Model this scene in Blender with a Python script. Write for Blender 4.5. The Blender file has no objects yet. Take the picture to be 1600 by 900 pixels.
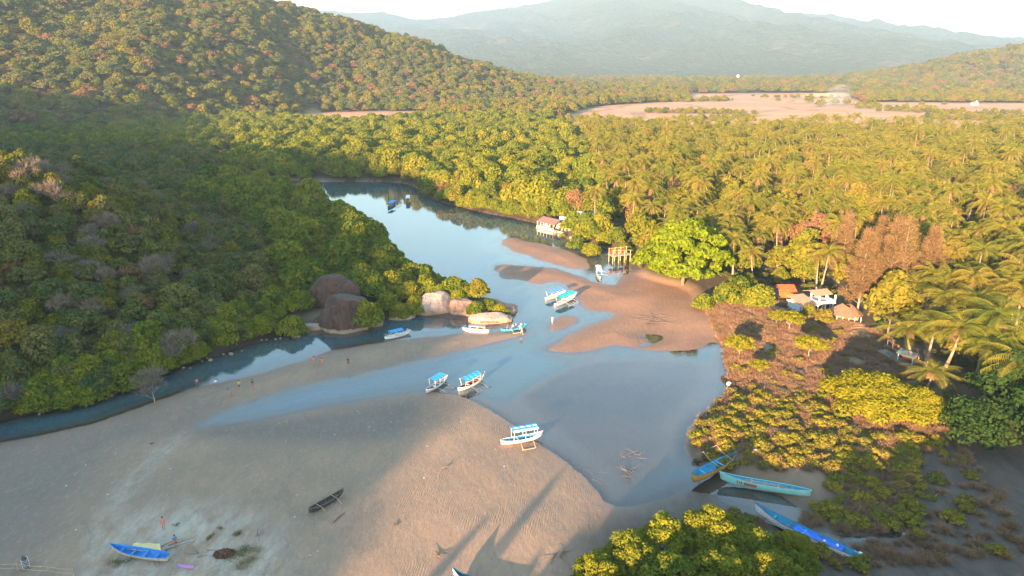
import bpy, bmesh, math, random
import numpy as np
from mathutils import Vector, Matrix, Euler
R = math.radians
random.seed(7)
rng = np.random.default_rng(11)
scene = bpy.context.scene
COL = scene.collection

# ------------------------------------------------------------------ camera, sky, sun, exposure
CAMZ, PITCH, F = 50.0, R(17.9), 1081.0
cam_d = bpy.data.cameras.new("camera"); cam = bpy.data.objects.new("camera", cam_d); COL.objects.link(cam)
cam.location = (0, 0, CAMZ); cam.rotation_euler = (R(90) - PITCH, 0, 0)
cam_d.sensor_width = 36; cam_d.lens = 36 * F / 1600; cam_d.clip_start = 0.5; cam_d.clip_end = 30000
scene.camera = cam
SUN_EL, SUN_AZ = R(9.5), R(27)          # travel direction of the light: 27 deg right of +Y
world = bpy.data.worlds.new("World"); scene.world = world; world.use_nodes = True
wn = world.node_tree; bg = wn.nodes["Background"]
sky = wn.nodes.new("ShaderNodeTexSky"); sky.sky_type = 'NISHITA'; sky.sun_disc = False
sky.sun_elevation = SUN_EL; sky.sun_rotation = SUN_AZ + math.pi
sky.altitude = 0; sky.air_density = 1.3; sky.dust_density = .4; sky.ozone_density = 3.0
tint = wn.nodes.new("ShaderNodeMix"); tint.data_type = 'RGBA'; tint.blend_type = 'MULTIPLY'; tint.inputs[0].default_value = 1; tint.inputs[7].default_value = (1.12, 1.0, .89, 1)
wn.links.new(sky.outputs[0], tint.inputs[6]); wn.links.new(tint.outputs[2], bg.inputs[0]); bg.inputs[1].default_value = 0.15
sd = bpy.data.lights.new("sun", 'SUN'); sun = bpy.data.objects.new("sun", sd); COL.objects.link(sun)
sd.energy = 4.8; sd.angle = R(0.6); sd.color = (1.0, 0.62, 0.34)
_dir = Vector((math.sin(SUN_AZ) * math.cos(SUN_EL), math.cos(SUN_AZ) * math.cos(SUN_EL), -math.sin(SUN_EL)))
sun.rotation_euler = _dir.to_track_quat('-Z', 'Y').to_euler(); sun.location = (-100, -200, 120)
scene.view_settings.view_transform = 'Standard'; scene.view_settings.look = 'None'
scene.view_settings.exposure = 2.85; scene.view_settings.gamma = 1.0
scene.cycles.max_bounces = 6; scene.cycles.diffuse_bounces = 2; scene.cycles.glossy_bounces = 2
scene.cycles.transparent_max_bounces = 8; scene.cycles.volume_bounces = 0
scene.cycles.use_denoising = True
HAZE_D = 1.3e-4

# ------------------------------------------------------------------ geometry of the view
cP, sP = math.cos(PITCH), math.sin(PITCH)
def G(px, py, z=0.0):
    """point at height z seen at photograph pixel (px,py) (1600x900) - used to measure where things stand"""
    yp = py - 450; fw = F * cP - yp * sP; dn = F * sP + yp * cP
    t = (CAMZ - z) / dn
    return ((px - 800) * t, fw * t)
def GP(pts, z=0.0): return np.array([G(a, b, z) for a, b in pts])
def proj(X, Y, Z):
    d = Y * cP + (CAMZ - Z) * sP
    u = (CAMZ - Z) * cP - Y * sP
    return 800 + F * X / d, 450 + F * u / d, d

def sdf(poly, X, Y):
    """signed distance, positive inside"""
    n = len(poly); d2 = np.full(X.shape, 1e18); inside = np.zeros(X.shape, bool)
    for i in range(n):
        ax, ay = poly[i]; bx, by = poly[(i + 1) % n]
        ex, ey = bx - ax, by - ay
        wx, wy = X - ax, Y - ay
        t = np.clip((wx * ex + wy * ey) / (ex * ex + ey * ey + 1e-12), 0, 1)
        d2 = np.minimum(d2, (wx - ex * t) ** 2 + (wy - ey * t) ** 2)
        c = ((ay > Y) != (by > Y)) & (X < (bx - ax) * (Y - ay) / (by - ay + 1e-12) + ax)
        inside ^= c
    d = np.sqrt(d2)
    return np.where(inside, d, -d)
def smooth(poly, it=2):
    P = np.array(poly, float)
    for _ in range(it):
        Q = np.roll(P, -1, axis=0)
        P = np.stack([P * .75 + Q * .25, P * .25 + Q * .75], 1).reshape(-1, 2)
    return P
_wr = np.random.default_rng(5)
_W = [( _wr.uniform(0, 2 * np.pi), _wr.uniform(0, 2 * np.pi), _wr.uniform(.6, 1.6)) for _ in range(14)]
def wav(X, Y, s, off=0):
    """cheap smooth noise, about -1..1, feature size s metres"""
    v = 0
    for k in range(6):
        a, p, f = _W[(k + off) % 14]
        v = v + np.sin((X * math.cos(a) + Y * math.sin(a)) * f * 4.0 / s + p + 1.7 * np.sin((X * math.sin(a) - Y * math.cos(a)) * f * 2.3 / s + p * 2))
    return v / 3.5
def sstep(a, b, v):
    t = np.clip((v - a) / (b - a), 0, 1); return t * t * (3 - 2 * t)

W_OUT = smooth(GP([(300,288),(400,293),(440,306),(500,322),(560,350),(600,378),(632,415),(660,445),(690,463),(720,462),(770,464),(797,476),(802,487),
 (792,499),(768,503),(700,497),(650,490),(620,492),(600,497),(585,509),(560,523),(520,524),(480,513),(452,507),(428,526),(395,537),(330,557),(255,584),(170,615),(100,637),(0,657),(-120,690),(-420,760),(-420,800),
 (-120,722),(0,691),(60,681),(120,668),(180,650),(240,628),(300,607),(360,595),(420,580),(480,562),(515,548),(560,540),(610,532),(680,525),(750,520),(800,517),(824,520),
 (800,529),(750,541),(700,553),(640,567),(560,585),(500,596),(430,614),(380,630),(330,650),(296,668),(330,667),(380,661),(430,652),(500,638),(560,627),(620,616),(670,612),(720,617),(755,632),(790,655),(830,685),(870,710),(905,735),(930,762),(948,790),
 (1000,792),(1030,782),(1070,768),(1110,772),(1130,788),(1160,803),(1200,822),(1235,838),(1246,824),(1252,798),(1215,772),(1160,756),(1120,742),(1092,730),(1072,715),(1063,698),(1072,675),(1085,655),(1110,640),(1135,615),(1138,598),(1128,570),(1132,548),(1117,532),
 (1092,546),(1060,550),(1020,548),(965,539),(937,546),(900,552),(865,550),(850,545),(880,530),(902,515),(935,504),(957,494),(953,488),(925,487),(910,480),(902,466),(888,450),(878,441),(857,441),(840,445),(810,437),(780,435),(771,423),(774,415),
 (790,412),(815,415),(845,417),(875,420),(900,430),(930,440),(957,446),(969,441),(971,432),(985,425),(984,405),(975,392),(940,387),(905,381),(880,370),(855,357),(830,347),(790,339),(740,329),(690,317),(664,306),(650,292),(620,284),(560,284),(500,284),(300,275)]), 1)
BARA = smooth(GP([(781,374),(805,371),(840,380),(880,388),(910,400),(924,411),(916,421),(890,421),(875,416),(850,410),(828,400),(802,394),(785,385)]), 2)
BARB = smooth(GP([(855,512),(868,500),(882,492),(905,499),(890,512),(865,516)]), 2)
POND = smooth(GP([(1006,524),(1030,522),(1040,529),(1024,537),(1000,545),(990,541),(1014,534),(1016,530)]), 1)
RILL = smooth(GP([(1262,831),(1320,840),(1380,833),(1428,829),(1425,836),(1380,842),(1330,847),(1280,841)]), 1)
HILLP = smooth(np.array([(-70,99),(-60,110),(-50,127),(-50,150),(-60,178),(-78,205),(-110,228),(-200,250),(-420,230),(-470,120),(-300,40),(-130,62),(-90,86)]), 2)
BEACH = smooth(GP([(-420,790),(-120,718),(0,689),(120,667),(240,627),(360,594),(480,561),(560,539),(680,524),(824,519),(1000,560),(1000,640),(950,700),(948,790),(1070,768),(1110,772),(1130,800),(1150,850),(1000,1000),(-420,1000)]), 0)
FLATR = smooth(GP([(775,405),(900,425),(985,424),(1030,443),(1075,452),(1095,478),(1125,500),(1145,520),(1132,548),(1000,580),(840,560),(770,440)]), 1)
MUD = smooth(GP([(1000,780),(1060,740),(1150,760),(1260,790),(1330,760),(1420,700),(1520,690),(1640,720),(1760,900),(1760,1000),(960,1000),(900,860),(960,800)]), 1)
MUDL = smooth(GP([(480,503),(600,488),(640,474),(700,480),(800,480),(800,505),(600,510),(540,530),(440,535),(330,580),(170,650),(0,690),(-300,760),(-300,710),(0,648),(60,638),(170,606),(250,574),(330,548),(390,530),(430,515)]), 1)
SCRUB = smooth(GP([(1090,470),(1180,478),(1290,500),(1400,545),(1450,600),(1480,690),(1560,760),(1640,900),(1240,905),(1150,850),(1130,795),(1160,774),(1060,700),(1138,600),(1130,540),(1110,500)]), 1)
FIELD1 = np.array([(30,600),(55,522),(160,512),(400,505),(1000,520),(1300,900),(680,930),(470,960),(600,1280),(300,1240),(240,1000),(100,860),(50,700)], float)
FIELD2 = np.array([(-190,610),(-150,590),(-105,600),(-80,650),(-60,720),(-100,765),(-210,750),(-215,680)], float)
FIELD3 = np.array([(20,630),(60,560),(160,545),(170,590),(90,640)], float)

def wetness(X, Y):
    w = sdf(W_OUT, X, Y)
    w = np.minimum(w, -sdf(BARA, X, Y)); w = np.minimum(w, -sdf(BARB, X, Y))
    w = np.maximum(w, sdf(POND, X, Y)); w = np.maximum(w, sdf(RILL, X, Y))
    n = .32 * wav(X, Y, 7, 1) + .16 * wav(X, Y, 2.2, 4)
    return w + n * np.clip(Y / 130, .5, 1.6) * sstep(8, 0, np.abs(w))

pa = np.array([-900,-700,-500,-400,-300,-171,-120,-91,-80,-57,-45,-30,0,60])
pC = np.array([140,135,122,106,93,78,67,61,56,46,38,22,6,0.0])
def height(X, Y, want=False):
    X = np.asarray(X, float); Y = np.asarray(Y, float)
    near = (np.abs(X) < 560) & (Y > -60) & (Y < 620)
    w = np.full(X.shape, -60.0)
    if near.any(): w[near] = wetness(X[near], Y[near])
    # beach and flats rise very slowly, banks rise to 1.4 m
    beach = np.zeros(X.shape); 
    if near.any():
        b = np.maximum(sdf(BEACH, X[near], Y[near]), sdf(FLATR, X[near], Y[near])); b = np.maximum(b, np.maximum(sdf(BARA, X[near], Y[near]), sdf(BARB, X[near], Y[near])) + 2.5)
        m = np.maximum(sdf(MUD, X[near], Y[near]), sdf(MUDL, X[near], Y[near]) )
        beach[near] = sstep(-2.5, 1.5, np.maximum(b, m))
    d = np.clip(-w, 0, None)
    z_flat = .035 * np.minimum(d, 10) + .012 * np.minimum(d, 60) + .035 * wav(X, Y, 9, 3) * sstep(0, 6, d)
    z_bank = 1.5 * sstep(0, 5, d) + .15 * wav(X, Y, 14, 2)
    z = z_flat * beach + z_bank * (1 - beach)
    shallow = np.zeros(X.shape)
    if near.any(): shallow[near] = np.maximum(sstep(-3, 5, sdf(SHAL, X[near], Y[near])), sstep(-1, 1, sdf(SHAL2, X[near], Y[near])))
    dep = np.clip(w, 0, None)
    depth = (.17 * dep + .012 * dep ** 2)
    depth = np.minimum(depth, 1.3) * (1 - shallow) + shallow * np.clip(.09 + .035 * wav(X, Y, 22, 6), .02, .3) * sstep(0, 3, dep)
    z = np.where(w > 0, -depth, np.maximum(z, .004))
    # near hill on the left
    hs = np.full(X.shape, -50.0)
    nh = (X < 0) & (X > -560) & (Y > -20) & (Y < 330)
    if nh.any(): hs[nh] = sdf(HILLP, X[nh], Y[nh])
    hz = 23 * sstep(-3, 58, hs) * (1 + .12 * wav(X, Y, 60, 2)) + 10 * sstep(60, 130, hs) + 1.0 * sstep(0, 10, hs) * wav(X, Y, 17, 5)
    z = z + np.maximum(hz, 0)
    # mountain behind it
    Xc = np.clip(X, -1500, 250)
    Yf = np.interp(Xc, [-1200,-900,-500,-320,-190,-100,41,200,250], [300,330,400,500,775,785,900,1070,1100])
    Yc = np.interp(Xc, [-1200,-900,-600,-343,-146,-40,80,200,250], [700,780,900,1000,1080,1120,1150,1170,1180])
    zc = np.interp(X, [-1600,-1200,-900,-600,-450,-343,-260,-190,-146,-90,-40,20,80,150,200], [350,330,300,210,155,124,105,88,72,50,36,20,8,2,0])
    zc = zc * (1 + .04 * wav(X, X * 0, 90, 2))
    t = np.clip((Y - Yf) / (Yc - Yf), 0, 1)
    prof = np.sin(t * np.pi / 2) ** 1.15
    g = wav(X + Y * .5, Y * .35, 150, 0) * .5 + wav(X + Y * .4, Y * .3, 70, 3) * .28
    g = g * np.sin(t * np.pi) 
    zm = zc * prof + zc * .16 * g
    zm = np.where(Y > Yc, zc * np.exp(-((Y - Yc) / 420) ** 2), zm)
    z = z + np.maximum(zm, 0)
    # right hill
    zr = np.interp(X, [700,850,959,1120,1400,1900,2600], [0,14,38,72,110,150,120])
    z = z + zr * np.exp(-((Y - 1650) / 330) ** 2) * (1 + .1 * wav(X, Y, 160, 1))
    # headland behind the camera, whose shade lies over the left of the beach
    a = .454 * X + .891 * Y; p = .891 * X - .454 * Y
    z = z + np.interp(p, pa, pC) * np.exp(-((a + 255) / 95) ** 2) * (1 - .0 * a)
    z = z + .8 * sstep(520, 700, Y) 
    if want: return z, w, beach, shallow, hs, t, zc, d
    return z
SHAL = smooth(GP([(770,620),(830,585),(880,560),(960,548),(1120,556),(1134,600),(1110,635),(1085,655),(1075,690),(1085,740),(1060,770),(1000,795),(945,795),(925,755),(870,705),(800,655)]), 1)
SHAL2 = smooth(GP([(1010,770),(1050,745),(1110,745),(1180,765),(1250,830),(1250,850),(1180,830),(1120,790),(1060,790),(1000,800)]), 1)
def hz1(x, y): return float(height(np.array([x]), np.array([y]))[0])

# ------------------------------------------------------------------ materials
MATS = {}
def newmat(name):
    m = bpy.data.materials.new(name); m.use_nodes = True
    nt = m.node_tree; nt.nodes.clear(); MATS[name] = m
    out = nt.nodes.new("ShaderNodeOutputMaterial")
    return m, nt, out
def N(nt, t, **kw):
    n = nt.nodes.new(t)
    for k, v in kw.items(): setattr(n, k, v)
    return n
def L(nt, a, b): nt.links.new(a, b)
def rgb(c): return (c[0], c[1], c[2], 1)
def mixc(nt, fac, a, b, blend='MIX'):
    n = N(nt, "ShaderNodeMix", data_type='RGBA', blend_type=blend)
    if isinstance(fac, (int, float)): n.inputs[0].default_value = fac
    else: L(nt, fac, n.inputs[0])
    for s, v in ((6, a), (7, b)):
        if isinstance(v, tuple): n.inputs[s].default_value = rgb(v)
        else: L(nt, v, n.inputs[s])
    return n.outputs[2]
def noise_fac(nt, scale, detail=4, coord='Object', lo=.35, hi=.65, rough=.6, vec=None):
    if vec is None:
        tc = N(nt, "ShaderNodeTexCoord"); vec = tc.outputs[coord]
    nz = N(nt, "ShaderNodeTexNoise"); nz.inputs['Scale'].default_value = scale; nz.inputs['Detail'].default_value = detail
    nz.inputs['Roughness'].default_value = rough
    L(nt, vec, nz.inputs['Vector'])
    mr = N(nt, "ShaderNodeMapRange"); mr.inputs[1].default_value = lo; mr.inputs[2].default_value = hi
    L(nt, nz.outputs[0], mr.inputs[0]); return mr.outputs[0]
def math_(nt, op, a, b=None, clamp=False):
    n = N(nt, "ShaderNodeMath", operation=op); n.use_clamp = clamp
    for i, v in enumerate((a, b)):
        if v is None: continue
        if isinstance(v, (int, float)): n.inputs[i].default_value = v
        else: L(nt, v, n.inputs[i])
    return n.outputs[0]
def simple(name, c, rough=.7, c2=None, scale=3.0, bump=0.0, spec=.3, bscale=None):
    if name in MATS: return MATS[name]
    m, nt, out = newmat(name)
    p = N(nt, "ShaderNodeBsdfPrincipled"); p.inputs['Roughness'].default_value = rough
    p.inputs['Specular IOR Level'].default_value = spec
    if c2 is None: c2 = tuple(v * .72 for v in c)
    f = noise_fac(nt, scale, 5)
    L(nt, mixc(nt, f, tuple(c), tuple(c2)), p.inputs['Base Color'])
    if bump:
        nz = N(nt, "ShaderNodeTexNoise"); nz.inputs['Scale'].default_value = bscale or scale * 4; nz.inputs['Detail'].default_value = 6
        tc = N(nt, "ShaderNodeTexCoord"); L(nt, tc.outputs['Object'], nz.inputs['Vector'])
        b = N(nt, "ShaderNodeBump"); b.inputs['Strength'].default_value = 1; b.inputs['Distance'].default_value = bump
        L(nt, nz.outputs[0], b.inputs['Height']); L(nt, b.outputs[0], p.inputs['Normal'])
    L(nt, p.outputs[0], out.inputs[0]); return m
def foliage(name, stops, young, transl=.3, nscale=.55):
    """leaf colour: per-tree random along stops, patches of young leaf colour inside the crown, leaves partly translucent"""
    m, nt, out = newmat(name)
    oi = N(nt, "ShaderNodeObjectInfo")
    cr = N(nt, "ShaderNodeValToRGB"); e = cr.color_ramp.elements
    e[0].position = 0; e[0].color = rgb(stops[0]); e[1].position = 1; e[1].color = rgb(stops[-1])
    for i, s in enumerate(stops[1:-1]):
        x = e.new((i + 1) / (len(stops) - 1)); x.color = rgb(s)
    L(nt, oi.outputs['Random'], cr.inputs[0])
    tc = N(nt, "ShaderNodeTexCoord")
    ad = N(nt, "ShaderNodeVectorMath", operation='ADD')
    L(nt, tc.outputs['Object'], ad.inputs[0]); L(nt, oi.outputs['Location'], ad.inputs[1])
    f = noise_fac(nt, nscale, 3, lo=.48, hi=.68, vec=ad.outputs[0])
    c = mixc(nt, math_(nt, 'MULTIPLY', f, .75), cr.outputs[0], young)
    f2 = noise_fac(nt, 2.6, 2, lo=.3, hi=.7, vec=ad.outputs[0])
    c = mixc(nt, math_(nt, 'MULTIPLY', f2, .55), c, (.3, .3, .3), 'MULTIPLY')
    d = N(nt, "ShaderNodeBsdfDiffuse"); t = N(nt, "ShaderNodeBsdfTranslucent")
    L(nt, c, d.inputs[0]); L(nt, c, t.inputs[0])
    mx = N(nt, "ShaderNodeMixShader"); mx.inputs[0].default_value = transl
    L(nt, d.outputs[0], mx.inputs[1]); L(nt, t.outputs[0], mx.inputs[2]); L(nt, mx.outputs[0], out.inputs[0])
    return m

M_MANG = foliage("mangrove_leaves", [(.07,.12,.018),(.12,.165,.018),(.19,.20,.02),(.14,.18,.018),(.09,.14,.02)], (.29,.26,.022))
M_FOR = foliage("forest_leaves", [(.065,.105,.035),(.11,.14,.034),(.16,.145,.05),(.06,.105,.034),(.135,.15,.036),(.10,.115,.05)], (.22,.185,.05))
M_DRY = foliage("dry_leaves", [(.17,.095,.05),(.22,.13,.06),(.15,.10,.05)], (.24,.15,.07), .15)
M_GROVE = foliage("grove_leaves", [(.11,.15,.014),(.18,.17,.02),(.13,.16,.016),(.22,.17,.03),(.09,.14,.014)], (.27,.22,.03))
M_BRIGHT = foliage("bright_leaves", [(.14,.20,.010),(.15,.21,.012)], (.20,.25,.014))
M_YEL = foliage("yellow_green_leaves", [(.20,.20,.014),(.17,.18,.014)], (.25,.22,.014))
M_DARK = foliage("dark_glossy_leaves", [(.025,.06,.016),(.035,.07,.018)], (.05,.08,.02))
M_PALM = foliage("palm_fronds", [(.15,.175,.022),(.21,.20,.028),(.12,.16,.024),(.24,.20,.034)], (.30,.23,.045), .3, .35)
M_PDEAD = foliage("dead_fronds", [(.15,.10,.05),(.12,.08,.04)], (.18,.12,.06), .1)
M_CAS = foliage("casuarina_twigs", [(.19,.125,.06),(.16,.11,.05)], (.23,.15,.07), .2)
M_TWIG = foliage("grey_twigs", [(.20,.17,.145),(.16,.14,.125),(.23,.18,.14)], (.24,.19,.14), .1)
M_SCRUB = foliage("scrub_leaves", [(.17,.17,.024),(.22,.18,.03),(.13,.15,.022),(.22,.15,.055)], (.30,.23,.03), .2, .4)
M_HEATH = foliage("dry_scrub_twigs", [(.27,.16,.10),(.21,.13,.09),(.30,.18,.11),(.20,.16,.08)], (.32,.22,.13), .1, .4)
M_BARK = simple("bark", (.16,.12,.09), .9, (.09,.07,.05), 2, .02)
M_PBARK = simple("palm_bark", (.26,.21,.16), .9, (.15,.12,.09), 3, .02)
M_PALE = simple("pale_bark", (.30,.25,.20), .9, (.20,.16,.13), 2)

# ------------------------------------------------------------------ mesh building
class MB:
    def __init__(s): s.v = []; s.f = []; s.smooth = False
    def add(s, V, Fc):
        o = len(s.v); s.v.extend([tuple(map(float, p)) for p in V]); s.f.extend([tuple(i + o for i in f) for f in Fc])
    def box(s, c, d, rz=0, rx=0, ry=0, taper=1.0):
        M = Matrix.Translation(c) @ Euler((rx, ry, rz)).to_matrix().to_4x4()
        V = []
        for z in (-.5, .5):
            k = taper if z > 0 else 1
            for x, y in ((-.5,-.5),(.5,-.5),(.5,.5),(-.5,.5)): V.append(M @ Vector((x*d[0]*k, y*d[1]*k, z*d[2])))
        s.add(V, [(3,2,1,0),(4,5,6,7),(0,1,5,4),(1,2,6,5),(2,3,7,6),(3,0,4,7)])
    def tube(s, pts, rad, n=6, cap=True):
        pts = [Vector(p) for p in pts]
        if isinstance(rad, (int, float)): rad = [rad] * len(pts)
        V = []; ref = Vector((0, 0, 1))
        for i, p in enumerate(pts):
            t = (pts[min(i+1, len(pts)-1)] - pts[max(i-1, 0)])
            if t.length < 1e-6: t = Vector((0, 0, 1))
            t.normalize()
            u = t.cross(ref)
            if u.length < .15: u = t.cross(Vector((1, 0, 0)))
            u.normalize(); w = t.cross(u)
            for k in range(n):
                a = 2 * math.pi * k / n; V.append(p + (u * math.cos(a) + w * math.sin(a)) * rad[i])
        Fc = []
        for i in range(len(pts) - 1):
            for k in range(n):
                Fc.append((i*n+k, i*n+(k+1)%n, (i+1)*n+(k+1)%n, (i+1)*n+k))
        if cap: Fc.append(tuple(range(n))[::-1]); Fc.append(tuple((len(pts)-1)*n + k for k in range(n)))
        s.add(V, Fc)
    def ball(s, c, r, n=8, m=6):
        if isinstance(r, (int, float)): r = (r, r, r)
        V = [(c[0], c[1], c[2]-r[2])]
        for j in range(1, m):
            a = -math.pi/2 + math.pi*j/m
            for k in range(n):
                b = 2*math.pi*k/n; V.append((c[0]+r[0]*math.cos(a)*math.cos(b), c[1]+r[1]*math.cos(a)*math.sin(b), c[2]+r[2]*math.sin(a)))
        V.append((c[0], c[1], c[2]+r[2])); Fc = []
        for k in range(n): Fc.append((0, 1+(k+1)%n, 1+k))
        for j in range(m-2):
            for k in range(n): Fc.append((1+j*n+k, 1+j*n+(k+1)%n, 1+(j+1)*n+(k+1)%n, 1+(j+1)*n+k))
        l = len(V)-1; b0 = 1+(m-2)*n
        for k in range(n): Fc.append((b0+k, b0+(k+1)%n, l))
        s.add(V, Fc)
    def quads(s, V):
        """V: (n,4,3) array"""
        o = len(s.v); s.v.extend(map(tuple, V.reshape(-1, 3).tolist())); s.f.extend([(o+4*i, o+4*i+1, o+4*i+2, o+4*i+3) for i in range(len(V))])
    def mesh(s, name, mat, smooth_=False):
        me = bpy.data.meshes.new(name); me.from_pydata(s.v, [], s.f); me.materials.append(mat)
        if smooth_: me.polygons.foreach_set('use_smooth', [True] * len(me.polygons))
        me.update(); return me
    def build(s, name, mat, parent=None, smooth_=False):
        return link(name, s.mesh(name, mat, smooth_), parent)
def link(name, me, parent=None):
    o = bpy.data.objects.new(name, me); COL.objects.link(o)
    if parent is not None: o.parent = parent
    return o
def tag(o, label=None, cat=None, group=None, kind=None):
    if label: o['label'] = label
    if cat: o['category'] = cat
    if group: o['group'] = group
    if kind: o['kind'] = kind
    return o
def empty(name, loc, rz=0, label=None, cat=None, group=None):
    o = bpy.data.objects.new(name, None); COL.objects.link(o); o.location = loc; o.rotation_euler = (0, 0, rz)
    o.empty_display_size = .5
    return tag(o, label, cat, group)

# ------------------------------------------------------------------ ground sheet
def axis(lo_fine, hi_fine, step, lo, hi, g):
    c = list(np.arange(lo_fine, hi_fine + 1e-6, step)); s = step; x = hi_fine
    while x < hi: s *= g; x += s; c.append(min(x, hi))
    s = step; x = lo_fine; l = []
    while x > lo: s *= g; x -= s; l.append(max(x, lo))
    return np.array(l[::-1] + c)
ax = axis(-72, 62, .55, -9000, 9000, 1.035)
ay = axis(54, 165, .5, -620, 15000, 1.02)
GX, GY = np.meshgrid(ax, ay)
Z, Wt, BE, SH, HS, TM, ZCm, DL = height(GX, GY, True)
nx, ny = len(ax), len(ay)
def grid_mesh(name, X, Y, Z, keep=None):
    n0, n1 = X.shape
    V = np.stack([X, Y, Z], -1).reshape(-1, 3)
    i = np.arange(n0 * n1).reshape(n0, n1)
    Fq = np.stack([i[:-1, :-1], i[:-1, 1:], i[1:, 1:], i[1:, :-1]], -1).reshape(-1, 4)
    if keep is not None:
        k = keep[:-1, :-1] | keep[:-1, 1:] | keep[1:, 1:] | keep[1:, :-1]; Fq = Fq[k.reshape(-1)]
        used = np.unique(Fq); remap = -np.ones(len(V), int); remap[used] = np.arange(len(used)); V = V[used]; Fq = remap[Fq]
    else: used = np.arange(len(V))
    me = bpy.data.meshes.new(name)
    me.vertices.add(len(V)); me.vertices.foreach_set('co', V.ravel())
    me.loops.add(Fq.size); me.loops.foreach_set('vertex_index', Fq.ravel().astype(np.int32))
    me.polygons.add(len(Fq)); me.polygons.foreach_set('loop_start', np.arange(0, Fq.size, 4, dtype=np.int32))
    me.polygons.foreach_set('loop_total', np.full(len(Fq), 4, dtype=np.int32))
    me.polygons.foreach_set('use_smooth', np.ones(len(Fq), bool)); me.update(calc_edges=True)
    return me, used
def fattr(me, name, vals, used):
    a = me.attributes.new(name, 'FLOAT', 'POINT'); a.data.foreach_set('value', np.asarray(vals, np.float32).reshape(-1)[used])
gme, used = grid_mesh("ground", GX, GY, Z)
nearm = (np.abs(GX) < 560) & (GY > -60) & (GY < 620)
def msk(poly, soft):
    v = np.zeros(GX.shape); v[nearm] = sstep(-soft, soft, sdf(poly, GX[nearm], GY[nearm])); return v
mud = np.maximum(msk(MUD, 4), msk(MUDL, 2.5))
DRYP = smooth(GP([(120,900),(140,850),(175,815),(240,800),(330,796),(400,812),(440,850),(450,960),(100,960)]), 2)
STREAK = smooth(GP([(115,905),(160,800),(215,730),(285,672),(300,680),(240,735),(190,800),(140,905)]), 1)
DARKS = smooth(GP([(300,672),(430,658),(560,640),(640,622),(720,630),(700,670),(560,700),(420,695),(330,690)]), 1)
LEFTSHADE = smooth(GP([(-300,700),(0,700),(200,660),(330,620),(230,680),(130,760),(60,900),(-300,960)]), 1)  # shaded sand on the left, its shade painted in as darker colour
fattr(gme, 'sand', np.maximum(BE, Wt > -0.5), used)
fattr(gme, 'mud', mud, used)
fattr(gme, 'flat', np.maximum(np.maximum(msk(FLATR, 3), msk(BARA, 4)), msk(BARB, 4)), used)
fattr(gme, 'scrub', msk(SCRUB, 3), used)
fattr(gme, 'dry', np.maximum(msk(DRYP, 4), .8*msk(STREAK, 1.6)), used)
fattr(gme, 'damp_shade', np.maximum(msk(DARKS, 3), .8*msk(LEFTSHADE, 6)), used)  # damp sand below the channel, plus painted shade over the left sand
fattr(gme, 'shore', np.clip(Wt, -12, 12), used)
field = np.maximum(np.maximum(sstep(-12, 12, sdf(FIELD1, GX, GY)), sstep(-8, 8, sdf(FIELD2, GX, GY))), 0)
fattr(gme, 'field', field, used)
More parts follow.
